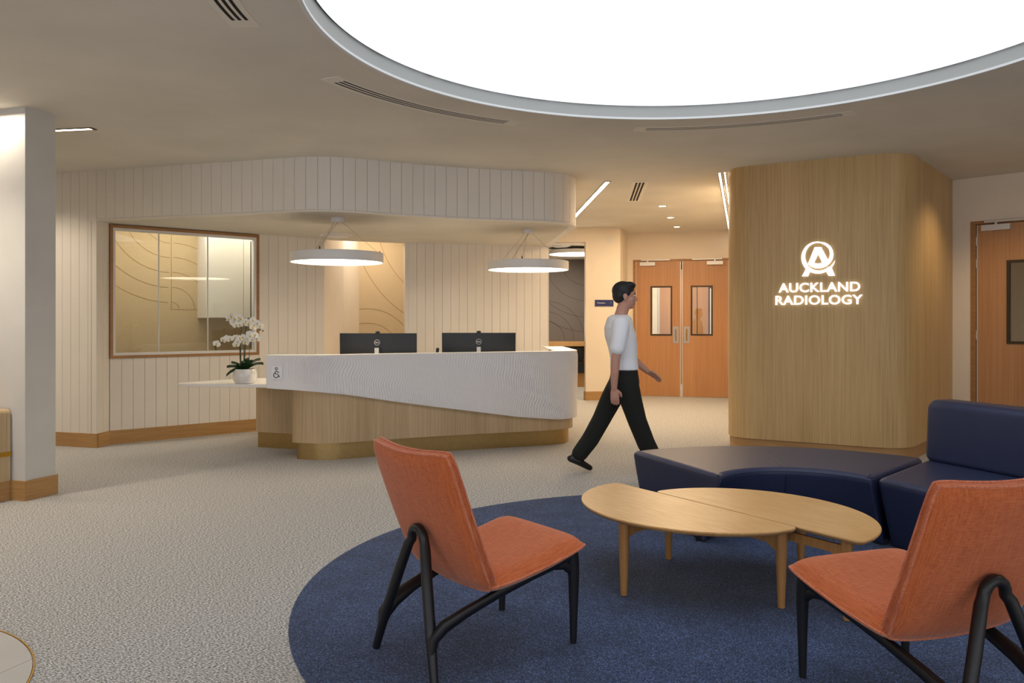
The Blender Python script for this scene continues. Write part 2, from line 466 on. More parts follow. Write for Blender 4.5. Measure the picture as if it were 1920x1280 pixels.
# ---- ceiling with round opening
LC = Vector((1.103, 4.204)); LR = 2.167
N = 160
def rect_pt(a, x0, x1, y0, y1):
    d = Vector((math.cos(a), math.sin(a))); t = 1e9
    if d.x > 1e-9: t = min(t, (x1-LC.x)/d.x)
    if d.x < -1e-9: t = min(t, (x0-LC.x)/d.x)
    if d.y > 1e-9: t = min(t, (y1-LC.y)/d.y)
    if d.y < -1e-9: t = min(t, (y0-LC.y)/d.y)
    return LC+d*t
angs = sorted([2*PI*i/N for i in range(N)] + [math.atan2(y-LC.y, x-LC.x) % (2*PI) for x in (-9, 9.5) for y in (-3, 21)])
v = []; n = len(angs)
for a in angs: v.append((LC.x+LR*math.cos(a), LC.y+LR*math.sin(a), CZ))
for a in angs: p = rect_pt(a, -9, 9.5, -3, 21); v.append((p.x, p.y, CZ))
v += [(x, y, CZ+0.3) for x, y, z in v]
f = []
for i in range(n):
    j = (i+1) % n
    f += [(i, j, n+j, n+i), (2*n+i, 3*n+i, 3*n+j, 2*n+j), (i, 2*n+i, 2*n+j, j), (n+i, n+j, 3*n+j, 3*n+i)]
struct(link_mesh('ceiling', v, f, M['ceiling']), 'taupe trowelled plaster ceiling')

# ---- outer shell
for nm, (x0, x1, y0, y1) in {'wall_west': (-9.2, -9, -3, 21), 'wall_east': (9.5, 9.7, -3, 21), 'wall_north': (-9, 9.5, 21, 21.2)}.items():
    mb = MB(); mb.box(x0, x1, y0, y1, 0, CZ); struct(mb.build(nm, M['wallp']))

# ---- column at left
colA = Vector((-3.67, 6.03)); cd = Vector((0.303, 0.953)).normalized(); cl = Vector((-0.953, 0.303)).normalized()
colB = colA+cd*0.272
plan = [colA, colB, colB+cl*1.6, colA+cl*1.6]
mb = MB(); mb.prism([tuple(p) for p in plan], 0, CZ)
struct(mb.build('wall_column', M['column']), 'pale grey plaster pier')
mb = MB()
o = 0.012
pl = [colA-cd*o-cl*o, colB+cd*o-cl*o, colB+cd*o+cl*1.6, colA-cd*o+cl*1.6]
mb.prism([tuple(p) for p in pl], 0, 0.15)
struct(mb.build('baseboard_column', M['skirt']))

# ---- left wall + bulkhead over the desk (one run of painted boards)
bh_pts = [(-9.0, 9.935), (-5.0, 8.745), (-1.84, 7.805), (-0.60, 8.43), (0.50, 8.705), (0.735, 9.02), (0.525, 11.5)]
W1end = Vector((-4.46, 8.585))
wl = sempty('wall_left')
W1x = W1end+Vector((0.959, -0.284))*0.013
pathL = smooth_path([(-9.0, 9.935), tuple(W1end)], 0.1, 0.0)
mb = MB(); ribbon(mb, pathL, -0.03, 0.0, 0.0, CZ); mb.build('wall_core', M['boardback'], wl)
path_vis = smooth_path([(-5.66, 8.942), tuple(W1x)], 0.06, 0.0)
boards(path_vis, 0.14, CZ, wl)
path_far = smooth_path([(-9.0, 9.935), (-5.66, 8.942)], 0.06, 0.0)
boards(path_far, 0.14, CZ, wl, w=0.125)

bulk = sempty('wall_bulkhead')
pathB = smooth_path([tuple(W1x), bh_pts[2], bh_pts[3], bh_pts[4], bh_pts[5], bh_pts[6]], 0.03, [0, 0.30, 0.55, 0.22, 0.22, 0])
mb = MB(); ribbon(mb, pathB, -0.10, 0.0, SZ+0.01, CZ); mb.build('bulkhead_core', M['boardback'], bulk)
boards(pathB, SZ+0.018, CZ, bulk)
mb = MB(); ribbon(mb, pathB, -0.08, 0.014, SZ-0.002, SZ+0.016); mb.build('edge_trim', M['board'], bulk)

# window wall, back panelled wall, returns
WW0 = Vector((-4.445, 8.81)); WW1 = Vector((-2.467, 10.51))
BW0 = Vector((-1.42, 10.945)); BW1 = Vector((0.512, 11.49))
# soffit (lowered ceiling)
plan = [tuple(p) for p in offset_path(pathB, -0.02)] + [(0.50, 11.52), tuple(BW0), (-1.5, 11.05), (-2.4, 10.65), tuple(WW1), tuple(WW0), (-4.46, 8.62)]
mb = MB(); mb.prism(plan, SZ, SZ+0.12)
struct(mb.build('ceiling_soffit', M['ceiling']), 'lowered cream soffit over the reception desk')

ret = sempty('wall_return')
pr = smooth_path([tuple(W1end), tuple(WW0)], 0.04, 0)
mb = MB(); ribbon(mb, pr, -0.06, 0.0, 0, SZ); mb.build('wall_core', M['boardback'], ret)
boards(pr, 0.14, SZ, ret, w=0.12)

ww = sempty('wall_window')
RW = Run(WW0, WW1)
s_w1 = RW.at_px(484.5); s_w0 = RW.at_px(203.0)+0.012
ZS = 0.945; ZT = SZ-0.012
mb = MB()
RW.box(mb, 0, s_w0, -0.10, 0.0, 0, SZ); RW.box(mb, s_w0, s_w1, -0.10, 0.0, 0, ZS); RW.box(mb, s_w1, RW.L, -0.10, 0.0, 0, SZ)
RW.box(mb, s_w0, s_w1, -0.10, 0.0, ZT, CZ)
mb.build('wall_core', M['boardback'], ww)
def seg(run, a0, a1): return smooth_path([tuple(run.P0+run.d*a0), tuple(run.P0+run.d*a1)], 0.04, 0)
boards(seg(RW, s_w0, s_w1), 0.14, ZS, ww)
boards(seg(RW, s_w1, RW.L), 0.14, SZ, ww)
bw = sempty('wall_back')
RB = Run(BW0, BW1)
mb = MB(); RB.box(mb, 0, RB.L, -0.12, 0.0, 0, CZ); mb.build('wall_core', M['boardback'], bw)
boards(seg(RB, 0.0, RB.L), 0.0, SZ, bw)
mb = MB(); RB.box(mb, -0.045, 0.0, -0.12, 0.013, 0, SZ); mb.build('end_trim', M['board'], bw)
mb = MB(); RB.box(mb, RB.L, RB.L+0.012, -0.12, 0.013, 0, CZ); mb.build('end_trim', M['board'], bw)

# skirtings
def skirt(name, path, h=0.14, t=0.022):
    mb = MB(); ribbon(mb, path, 0.0, t, 0, h); struct(mb.build(name, M['skirt']))
skirt('baseboard_left', smooth_path([(-9.0, 9.935), tuple(W1end+Vector((0.012, -0.004)))], 0.3, 0), 0.15)
skirt('baseboard_return', pr, 0.15)
skirt('baseboard_window', seg(RW, 0, RW.L), 0.15)

# ---- passage behind the gap
pw = [WW1, Vector((-2.37, 11.25)), Vector((-2.33, 12.25))]
mb = MB()
mb.prism([tuple(WW1), (-2.37, 11.25), (-2.47, 11.25), tuple(WW1+Vector((-0.1, 0.0)))], 0, CZ)
struct(mb.build('wall_passage_left', M['wallp']))
mb = MB()
mb.prism([(-2.395, 11.25), (-2.335, 12.25), (-2.6, 12.25), (-2.6, 11.25)], 0, CZ)
struct(mb.build('wall_passage_pier', M['wallp']))
fp = sempty('wall_felt_panel')
RF = Run((-2.40, 12.2), (-0.9, 12.75))
mb = MB(); RF.box(mb, 0, RF.L, -0.05, 0, 0, CZ); mb.build('felt_board', M['felt'], fp)

def circ_line(run, name, mat, c, r, parent, a0, a1, z0, z1, w=0.006, th=0.002, n=90):
    """groove line: circle arc in the wall plane clipped to a rectangle"""
    pts = []
    cur = []
    for k in range(n+1):
        t = 2*PI*k/n
        a = c[0]+r*math.cos(t); z = c[1]+r*math.sin(t)
        if a0 <= a <= a1 and z0 <= z <= z1: cur.append((a, z, t))
        else:
            if len(cur) > 1: pts.append(cur)
            cur = []
    if len(cur) > 1: pts.append(cur)
    for cur in pts:
        mb = MB(); v = []
        for (a, z, t) in cur:
            for rr in (-w/2, w/2):
                for oo in (-0.004, th):
                    v.append(run.T((a+rr*math.cos(t), oo, z+rr*math.sin(t))))
        f = []
        for i in range(len(cur)-1):
            b = i*4; e = b+4
            f += [(b, b+1, e+1, e), (b+1, b+3, e+3, e+1), (b+3, b+2, e+2, e+3), (b+2, b, e, e+2)]
        mb.add(v, f); mb.build(name, mat, parent)
for r_ in (1.05, 1.38, 1.75):
    circ_line(RF, 'groove', M['feltl'], (1.72, 2.95), r_, fp, 0.03, RF.L, 0.2, 2.9, 0.007)
for r_ in (0.50, 0.72):
    circ_line(RF, 'groove', M['feltl'], (0.20, 0.83), r_, fp, 0.03, RF.L, 0.2, 2.9, 0.007)

# ---- office behind the window
RO = Run(WW0+Vector((-0.55, 1.05)), WW1+Vector((0.0, 1.15)))
off = sempty('wall_office')
mb = MB(); RO.box(mb, -0.8, RO.L, -0.05, 0, 0, 2.8); mb.build('felt_board', M['felt'], off)
aC = RO.at_px(321); zU = RO.z_at(321, 402); zL = RO.z_at(321, 580); kk = (RO.P0+RO.d*aC).y/F_PX
for r_ in (165, 137, 109, 81, 54, 26):
    circ_line(RO, 'groove', M['feltl'], (aC, zU), r_*kk, off, -0.6, aC, 0.9, zU, 0.006)
for r_ in (14, 42, 70, 98, 125, 152):
    circ_line(RO, 'groove', M['feltl'], (aC, zL), r_*kk, off, aC, RO.L, zL, 2.78, 0.006)
mb = MB(); RO.box(mb, aC-0.003, aC+0.003, -0.002, 0.002, zL, 2.75); mb.build('groove', M['feltl'], off)
mb = MB(); RO.box(mb, aC-0.003, aC+0.6, -0.002, 0.002, zL-0.003, zL+0.003); mb.build('groove', M['feltl'], off)
mb = MB(); mb.prism([(-5.6, 9.3), (-4.5, 8.9), (-2.5, 10.6), (-2.3, 12.2), (-5.6, 12.2)], 2.78, 2.9)
struct(mb.build('ceiling_office', M['ceiling']))
mb = MB(); mb.prism([(-4.62, 8.78), (-4.5, 8.86), (-5.02, 9.9), (-5.14, 9.86)], 0, 2.8)
struct(mb.build('wall_office_side', M['wallp']))
mb = MB(); mb.prism([tuple(WW1+Vector((-0.12, 0.02))), (-2.60, 10.6), (-2.60, 11.9), (-2.72, 11.9), (-2.72, 10.5)], 0, 2.8)
struct(mb.build('wall_office_right', M['wallp']))
# wall cabinet
cab = thing('wall_cabinet', 'white overhead cabinet hanging on the felt wall behind the interior window', 'cabinet', (0, 0, 0))
cs0 = RO.at_px(370)+0.02; cs1 = cs0+0.95
mb = MB(); RO.box(mb, cs0-0.02, cs1, 0.0, 0.38, 1.40, 2.74); mb.build('carcass', M['white'], cab)
for k in range(2):
    mb = MB(); a0 = cs0+k*0.475-0.015; RO.box(mb, a0, a0+0.47, 0.382, 0.40, 1.405, 2.735); mb.build('door', M['cream'], cab)

# ---- interior window
win = sempty('window_1')
ft = 0.030
mb = MB()
RW.box(mb, s_w0, s_w1, -0.08, 0.03, ZT-ft, ZT); RW.box(mb, s_w0, s_w1, -0.08, 0.03, ZS, ZS+ft)
RW.box(mb, s_w0, s_w0+ft, -0.08, 0.03, ZS+ft, ZT-ft); RW.box(mb, s_w1-ft, s_w1, -0.08, 0.03, ZS+ft, ZT-ft)
mb.build('timber_frame', M['frame'], win)
a0, a1, z0, z1 = s_w0+ft, s_w1-ft, ZS+ft, ZT-ft; fw = 0.028
mb = MB()
RW.box(mb, a0, a1, -0.06, 0.015, z1-fw, z1); RW.box(mb, a0, a1, -0.06, 0.015, z0, z0+fw)
RW.box(mb, a0, a0+fw, -0.06, 0.015, z0+fw, z1-fw); RW.box(mb, a1-fw, a1, -0.06, 0.015, z0+fw, z1-fw)
mb.build('window_frame', M['whitem'], win)
e = [a0+fw, RW.at_px(298), RW.at_px(390), a1-fw]
for i in range(3):
    mb = MB(); RW.box(mb, e[i]+0.001, e[i+1]-0.001, -0.012-0.010*(i % 2), -0.006-0.010*(i % 2), z0+fw, z1-fw); mb.build('pane', M['glass'], win)
for i in (1, 2):
    mb = MB(); RW.box(mb, e[i]-0.005, e[i]+0.005, -0.024, -0.002, z0+fw, z1-fw); mb.build('pane_edge', M['silver'], win)
mb = MB(); aa = RW.at_px(472); RW.box(mb, aa-0.006, aa+0.004, -0.03, -0.024, z0+fw+0.02, z1-fw-0.02); mb.build('track_seal', M['darkm'], win)

# ---- wood feature wall
fw_pts = [(2.62, 9.6), (2.335, 8.62), (2.40, 8.35), (3.72, 7.60), (4.02, 7.83), (5.05, 9.17)]
def plan_feature(off=0.0):
    # travel so that the camera side is on the right
    path = smooth_path([(2.62, 9.6), (2.325, 8.60), (2.345, 8.385), (3.76, 7.585), (5.05, 9.17)], 0.03, [0, 0.10, 0.16, 0.32, 0])
    return path
pf = plan_feature()
# path runs left -> right so +offset points at the camera
mb = MB(); ribbon(mb, pf, -0.15, 0.0, 0.137, CZ); o = mb.build('wall_feature', M['veneer'], smooth=True)
struct(o, 'oak veneered curved feature wall with a lit logo')
mb = MB(); ribbon(mb, pf, -0.15, -0.018, 0.0, 0.137); o = struct(mb.build('baseboard_feature', M['skirt'], smooth=True))

# ---- right wall with door
RR = Run((5.05, 9.17), (8.6, 5.45))
dA = RR.at_px(1820)
DH = 2.478
mb = MB(); RR.box(mb, -0.1, dA, -0.12, 0, 0, CZ); RR.box(mb, dA, dA+1.05, -0.12, 0, DH, CZ); RR.box(mb, dA+1.05, RR.L, -0.12, 0, 0, CZ)
struct(mb.build('wall_right', M['wallp']), 'cream painted wall')

def timber_door(root, run, a0, a1, hinge_left, ztop=2.44, window=None, plate=None, closer=True, mirror=False, o=0.0):
    """door leaf with vision panel; parts parented to root"""
    wz0, wz1, wa0, wa1 = window
    mb = MB()
    run.box(mb, a0, wa0, o-0.045, o, 0.006, ztop); run.box(mb, wa1, a1, o-0.045, o, 0.006, ztop)
    run.box(mb, wa0, wa1, o-0.045, o, 0.006, wz0); run.box(mb, wa0, wa1, o-0.045, o, wz1, ztop)
    lf = mb.build('leaf', M['door'], root)
    b = 0.028
    mb = MB()
    run.box(mb, wa0-b*0.3, wa1+b*0.3, o-0.05, o+0.008, wz0-b*0.3, wz0+b*0.7); run.box(mb, wa0-b*0.3, wa1+b*0.3, o-0.05, o+0.008, wz1-b*0.7, wz1+b*0.3)
    run.box(mb, wa0-b*0.3, wa0+b*0.7, o-0.05, o+0.008, wz0+b*0.7, wz1-b*0.7); run.box(mb, wa1-b*0.7, wa1+b*0.3, o-0.05, o+0.008, wz0+b*0.7, wz1-b*0.7)
    vf = mb.build('vision_panel_frame', M['darkm'], root)
    mb = MB(); run.box(mb, wa0+b*0.7, wa1-b*0.7, o-0.026, o-0.020, wz0+b*0.7, wz1-b*0.7); mb.build('pane', M['glass'], vf)
    for (e0, e1) in ((a0-0.010, a0), (a1, a1+0.010)):
        mb = MB(); run.box(mb, e0, e1, o-0.045, o+0.004, 0.006, ztop); mb.build('edge_strip', M['silver'], root)
    if plate:
        pa, pz0, pz1 = plate
        mb = MB(); run.box(mb, pa-0.05, pa+0.05, o, o+0.004, pz0, pz1); pp = mb.build('pull_plate', M['steel'], root)
        mb = MB(); zc = (pz0+pz1)/2
        mb.tube([run.T((pa, o+0.004, zc-0.10)), run.T((pa, o+0.04, zc-0.10)), run.T((pa, o+0.045, zc-0.09)), run.T((pa, o+0.045, zc+0.09)), run.T((pa, o+0.04, zc+0.10)), run.T((pa, o+0.004, zc+0.10))], 0.009, 8)
        mb.build('pull_handle', M['brassb'], pp)
    if closer:
        c0, c1, k0, k1 = closer
        mb = MB(); run.box(mb, c0, c1, o, o+0.055, ztop-0.075, ztop-0.012); cb = mb.build('door_closer', M['silver'], root)
        mb = MB(); run.box(mb, k0, k1, o+0.01, o+0.04, ztop+0.016, ztop+0.036)
        run.box(mb, (c0+c1)/2-0.012, (c0+c1)/2+0.012, o+0.015, o+0.035, ztop-0.012, ztop+0.018)
        mb.build('guide_rail', M['silver'], cb)
    for hz in ((0.25, 1.2, 2.0, 2.25)):
        mb = MB(); ha = a0-0.012 if hinge_left else a1+0.012
        mb.tube([run.T((ha, o+0.006, hz-0.05)), run.T((ha, o+0.006, hz+0.05))], 0.008, 8); mb.build('hinge', M['steel'], root)

d2 = sempty('door_2')
mb = MB()
RR.box(mb, dA, dA+0.055, -0.12, 0.006, 0, DH); RR.box(mb, dA+0.995, dA+1.05, -0.12, 0.006, 0, DH); RR.box(mb, dA+0.055, dA+0.995, -0.12, 0.006, DH-0.035, DH)
mb.build('door_frame', M['frame'], d2)
va = RR.at_px(1889)
timber_door(d2, RR, dA+0.072, dA+0.985, True, 2.435, (RR.z_at(1889, 643), RR.z_at(1889, 489), va, va+0.42),
            closer=(RR.at_px(1842), RR.at_px(1896), RR.at_px(1847), dA+0.7), o=-0.004)

# ---- corridor: far wall with doors, opening wall, right wall
RS = Run((0.45, 13.66), (1.87, 13.83))
sO = RS.at_px(1098)
mb = MB(); RS.box(mb, sO, RS.L, -0.10, 0, 0, CZ); RS.box(mb, -1.5, sO, -0.10, 0, 2.72, CZ); RS.box(mb, -1.5, -0.4, -0.10, 0, 0, 2.72)
struct(mb.build('wall_corridor_left', M['wallp']))
mb = MB(); RS.box(mb, sO-0.012, RS.L+0.01, 0, 0.018, 0, 0.15); RS.box(mb, sO-0.014, sO, -0.10, 0.018, 0, 0.15)
struct(mb.build('baseboard_corridor', M['skirt']))
mb = MB(); mb.prism([(1.87, 13.83), (2.12, 14.66), (1.9, 14.75), (1.75, 13.93)], 0, CZ)
struct(mb.build('wall_corridor_nib', M['wallp']))
RD = Run((2.10, 14.64), (3.93, 14.13))
e0 = RD.at_px(1187); e1 = RD.at_px(1371)
mb = MB(); RD.box(mb, 0, e0, -0.12, 0, 0, CZ); RD.box(mb, e0, e1, -0.12, 0, DH, CZ); RD.box(mb, e1, RD.L, -0.12, 0, 0, CZ)
struct(mb.build('wall_corridor_end', M['wallp']))
mb = MB(); mb.prism([(2.45, 9.0), (2.72, 9.0), (4.25, 14.3), (3.93, 14.3)], 0, CZ)
struct(mb.build('wall_corridor_right', M['wallp']))
d1 = sempty('door_1')
mb = MB()
RD.box(mb, e0, e0+0.045, -0.12, 0.006, 0, DH); RD.box(mb, e1-0.03, e1, -0.12, 0.006, 0, DH); RD.box(mb, e0+0.045, e1-0.03, -0.12, 0.006, DH-0.032, DH)
mb.build('door_frame', M['frame'], d1)
p = RD.at_px
timber_door(d1, RD, p(1193), p(1275.3), True, 2.44, (RD.z_at(1240, 628), RD.z_at(1240, 537), p(1220.5), p(1259.5)),
            plate=(p(1267), RD.z_at(1267, 643), RD.z_at(1267, 612)), closer=(p(1200), p(1228.5), p(1202), p(1256)), o=-0.004)
timber_door(d1, RD, p(1280), p(1365.5), False, 2.44, (RD.z_at(1315, 628), RD.z_at(1315, 536), p(1296), p(1335.5)),
            plate=(p(1287.5), RD.z_at(1287, 643), RD.z_at(1287, 612)), closer=(p(1325.5), p(1355.5), p(1298), p(1354)), o=-0.004)
# lobby beyond the doors
mb = MB(); mb.box(1.9, 3.15, 17.3, 17.4, 0, CZ); struct(mb.build('wall_lobby', M['wallp']))
lob = sempty('door_3')
mb = MB(); mb.box(3.15, 3.19, 17.28, 17.4, 0, 2.48); mb.build('door_frame', M['silver'], lob)
mb = MB(); mb.box(3.19, 4.0, 17.32, 17.38, 0, 2.48); mb.build('leaf', M['door'], lob)
mb = MB(); mb.box(4.02, 5.4, 17.32, 17.38, 0, 2.48); mb.build('leaf', M['door'], lob)
mb = MB(); mb.box(4.25, 4.75, 17.30, 17.325, 0.95, 2.1); vp = mb.build('vision_panel_frame', M['darkm'], lob)
mb = MB(); mb.box(4.28, 4.72, 17.29, 17.303, 0.98, 2.07); mb.build('pane', M['whitem'], vp)

# ---- alcove beyond the opening
mb = MB(); mb.box(-0.4, 1.72, 13.80, 18, 2.70, 2.8); struct(mb.build('ceiling_alcove', M['ceiling']))
alc = sempty('wall_alcove')
RA = Run((0.3, 17.35), (2.5, 17.35))
mb = MB(); RA.box(mb, 0, RA.L, -0.1, 0, 0.93, 2.70); mb.build('felt_board', M['felt2'], alc)
za = lambda py: EYE-(py-H_Y)*17.35/F_PX
for r_ in (0.62, 0.95, 1.3, 1.62):
    circ_line(RA, 'groove', M['felt2l'], (1.35, 2.75), r_, alc, 0.0, RA.L, 0.95, 2.69, 0.009)
for r_ in (0.42, 0.62, 0.85):
    circ_line(RA, 'groove', M['felt2l'], (0.42, 0.95), r_, alc, 0.0, RA.L, 0.95, 2.69, 0.009)
mb = MB(); mb.box(1.62, 1.72, 13.9, 17.3, 0, 2.7); struct(mb.build('wall_alcove_side', M['wallp']))

# ================================================================== FLOOR INLAYS
rug = MB(); rug.lathe([(2.22, -0.01), (2.22, 0.004), (2.215, 0.006), (0.0001, 0.006)], seg=160)
tag(rug.build('round_rug', M['rug'], loc=(1.165, 4.08, 0)), 'large round navy blue carpet inlay under the orange chairs and coffee table', 'rug')
st = sempty('floor_stone')
sc_, sr = Vector((-2.655, 2.695)), 0.9
mb = MB(); mb.lathe([(sr-0.005, -0.01), (sr-0.005, 0.006), (sr, 0.006), (sr, -0.01)], (sc_.x, sc_.y, 0), 96, ring=1); mb.build('brass_edge', M['brassb'], st)
jd = Vector((0.31, 0.951)); jp = g(60, 1237); jp = Vector((jp.x, jp.y)); jn = Vector((-jd.y, jd.x)); off0 = (jp-sc_).dot(jn)
def seg_tile(lo, hi):
    pts = []; R_ = sr-0.009
    K = 60
    for k in range(K+1):
        d = lo+(hi-lo)*k/K; w = math.sqrt(max(0, R_*R_-d*d)); pts.append(sc_+jn*d+jd*w)
    for k in range(K, -1, -1):
        d = lo+(hi-lo)*k/K; w = math.sqrt(max(0, R_*R_-d*d)); pts.append(sc_+jn*d-jd*w)
    return [tuple(q) for q in pts]
cuts = [-sr+0.012, off0-0.6, off0-0.0015, off0+0.6, sr-0.012]
cuts = [-0.889, off0-0.6, off0, off0+0.6, 0.889]
cuts = [c for c in cuts if -0.89 < c < 0.89]
for i in range(len(cuts)-1):
    mb = MB(); mb.prism(seg_tile(cuts[i]+0.0015, cuts[i+1]-0.0015), -0.01, 0.005); mb.build('tile', M['stone'], st)

# ================================================================== RECEPTION DESK
desk = thing('reception_desk', 'long white and oak reception desk with a wavy carved front and brass kick plate', 'desk')
band = smooth_path([(-2.365, 7.70), (-1.80, 7.69), (-0.85, 8.19), (0.42, 8.66), (0.745, 8.86), (0.655, 10.45)], 0.03, [0, 0.22, 0.5, 0.28, 0.24, 0])
# lower edge height along the band as function of world x on the front part
keys = [(-2.37, 0.710), (-2.08, 0.692), (-1.88, 0.675), (-1.64, 0.645), (-1.2, 0.555), (-0.785, 0.478), (0.06, 0.337), (0.52, 0.285), (0.9, 0.29)]
def zlow(x):
    for i in range(len(keys)-1):
        if x <= keys[i+1][0]:
            t = max(0, (x-keys[i][0])/(keys[i+1][0]-keys[i][0])); return keys[i][1]*(1-t)+keys[i+1][1]*t
    return keys[-1][1]
ZC = 1.03
fine = smooth_path([(-2.365, 7.70), (-1.80, 7.69), (-0.85, 8.19), (0.42, 8.66), (0.745, 8.86), (0.655, 10.45)], 0.0042, [0, 0.22, 0.5, 0.28, 0.24, 0])
fin_n = len(fine); NZ = 44
def ridge(s, z):
    w = 0.018*math.sin(2.1*s+7.5*z+0.8*math.sin(1.7*s)) + 0.012*math.sin(15*z+3.3*s) + 0.006*math.sin(31*z+9*s)
    ph = (s+w)/0.0265 + 0.8*math.sin(3.1*s+2.2*z) + 0.4*math.sin(11*s-6*z)
    fr = ph-math.floor(ph)
    h = (fr/0.72) if fr < 0.72 else (1-fr)/0.28
    amp = 0.55+0.45*math.sin(4.3*s+5*z+1.2*math.sin(2*s))
    return (h**1.3)*amp
mb = MB(); v = []; inner = offset_path(fine, -0.04); outp = fine
s = 0
for i in range(fin_n):
    if i: s += (fine[i]-fine[i-1]).length
    t = (fine[min(i+1, fin_n-1)]-fine[max(i-1, 0)]).normalized(); nn = Vector((t.y, -t.x))
    zl = zlow(fine[i].x) if i < fin_n*0.72 else 0.29
    for k in range(NZ+1):
        z = zl+(ZC-0.012-zl)*k/NZ
        fade = min(1, k/2.0, (NZ-k)/1.5)
        d = 0.0125*ridge(s, z)*fade
        q = fine[i]+nn*d; v.append((q.x, q.y, z))
f = []
for i in range(fin_n-1):
    for k in range(NZ):
        a = i*(NZ+1)+k; f.append((a, a+NZ+1, a+NZ+2, a+1))
mb.add(v, f)
# back and edges
b0 = len(mb.v); v2 = []
for i in range(fin_n):
    zl = zlow(fine[i].x) if i < fin_n*0.72 else 0.29
    v2 += [(inner[i].x, inner[i].y, zl), (inner[i].x, inner[i].y, ZC-0.012)]
mb.v += [Vector(q) for q in v2]
for i in range(fin_n-1):
    a = b0+2*i; mb.f.append((a, a+1, a+3, a+2))
    mb.f.append((i*(NZ+1), b0+2*i, b0+2*i+2, (i+1)*(NZ+1)))
    mb.f.append((i*(NZ+1)+NZ, (i+1)*(NZ+1)+NZ, b0+2*i+3, b0+2*i+1))
mb.f.append(tuple([k for k in range(NZ+1)] + [b0+1, b0]))
mb.f.append(tuple([(fin_n-1)*(NZ+1)+k for k in range(NZ+1)][::-1] + [b0+2*fin_n-2, b0+2*fin_n-1]))
o = mb.build('carved_front', M['white'], desk, smooth=True); shade_auto(o, 60); o['label'] = 'white front band carved with wavy ridges'
mb = MB(); ribbon(mb, band, -0.14, 0.004, ZC-0.012, ZC); mb.build('counter_cap', M['cream'], desk)
end = band[-8:]
mb = MB(); ribbon(mb, band[int(len(band)*0.66):], -0.26, -0.14, ZC-0.012, ZC); mb.build('return_cap', M['cream'], desk)
# wood body and kick plate
body = smooth_path([(-2.165, 7.92), (-2.16, 7.83), (-1.80, 7.735), (-0.85, 8.245), (0.42, 8.715), (0.695, 8.90), (0.62, 10.35)], 0.03, [0, 0.09, 0.2, 0.5, 0.28, 0.2, 0])
nb = len(body)
inb = offset_path(body, -0.06)
mb = MB(); v = []
for i, q in enumerate(body):
    zt = (zlow(q.x) if i < nb*0.75 else 0.29)+0.03
    v += [(q.x, q.y, 0.168), (q.x, q.y, zt), (inb[i].x, inb[i].y, zt), (inb[i].x, inb[i].y, 0.168)]
f = []
for i in range(nb-1):
    a = 4*i; e = a+4
    f += [(a, e, e+1, a+1), (a+1, e+1, e+2, a+2), (a+2, e+2, e+3, a+3), (a+3, e+3, e, a)]
f += [(0, 1, 2, 3), (4*nb-4, 4*nb-1, 4*nb-2, 4*nb-3)]
mb.add(v, f); mb.build('oak_panel', M['veneer2'], desk, smooth=True)
mb = MB(); ribbon(mb, offset_path(body, -0.045), -0.05, 0.0, 0.0, 0.17); mb.build('kick_plate', M['brass'], desk, smooth=True)
# left block under the low ledge
blk = smooth_path([(-2.62, 9.3), (-2.775, 8.62), (-2.70, 8.59), (-2.05, 8.38)], 0.03, [0, 0.06, 0.06, 0])
mb = MB(); ribbon(mb, blk, -0.12, 0.0, 0.165, 0.71); mb.build('oak_panel', M['veneer2'], desk, smooth=True)
mb = MB(); ribbon(mb, blk, -0.12, -0.02, 0.0, 0.166); mb.build('kick_plate', M['brass'], desk)
# low ledge
led = smooth_path([(-2.10, 7.72), (-2.36, 7.73), (-3.33, 7.86), (-2.96, 8.42), (-2.62, 8.64), (-2.05, 8.66), (-2.05, 7.72)], 0.03, [0, 0.05, 0.10, 0.35, 0.3, 0, 0])
mb = MB(); mb.loftplan([tuple(q) for q in led[:-1]], [(0.004, 0.712), (0, 0.716), (0, 0.742), (0.004, 0.746)]); o = mb.build('low_ledge', M['cream'], desk); o['label'] = 'thin white lowered ledge at the left end'
# inner worktop
wt = offset_path(band, -0.05)[6:int(len(band)*0.7)]
wi = offset_path(band, -0.85)[6:int(len(band)*0.55)]
mb = MB(); mb.prism([(-2.2, 7.80), (-1.75, 7.80), (-0.87, 8.26), (0.40, 8.72), (0.50, 9.0), (0.2, 9.6), (-0.5, 9.35), (-1.3, 9.0), (-2.2, 8.6)], 0.71, 0.74)
mb.build('worktop', M['cream'], desk)

# wheelchair symbol plate
acc = thing('access_sign', 'small white square wheelchair symbol plate on the left end of the desk front', 'sign')
Rk = Run((-2.365, 7.70), (-1.80, 7.69))
ax0, ax1 = Rk.at_px(509.5), Rk.at_px(530)
az0, az1 = Rk.z_at(520, 710.5), Rk.z_at(520, 686)
mb = MB(); Rk.box(mb, ax0, ax1, 0.008, 0.013, az0, az1); mb.build('plate', M['plate'], acc)
def kp(px, py): return Rk.T((Rk.at_px(px), 0.0145, Rk.z_at(px, py)))
def sc_px(x, y): return (320+x/3.84, 560+y/3.84)
mb = MB()
mb.tube([kp(*sc_px(764+8*math.cos(t), 502+8*math.sin(t))) for t in [2*PI*k/12 for k in range(13)]], 0.0032, 6, caps=False)
body_pts = [(762, 515), (763, 533), (780, 530)]
mb.tube([kp(*sc_px(*q)) for q in [(757, 518), (757, 540), (775, 541), (788, 563)]], 0.0036, 6)
mb.tube([kp(*sc_px(*q)) for q in [(764, 517), (772, 527), (784, 528)]], 0.0036, 6)
mb.tube([kp(*sc_px(762+18*math.cos(t), 549+18*math.sin(t))) for t in [-2.0-k*0.28 for k in range(16)]], 0.0036, 6)
mb.build('wheelchair_symbol', M['ink'], acc)

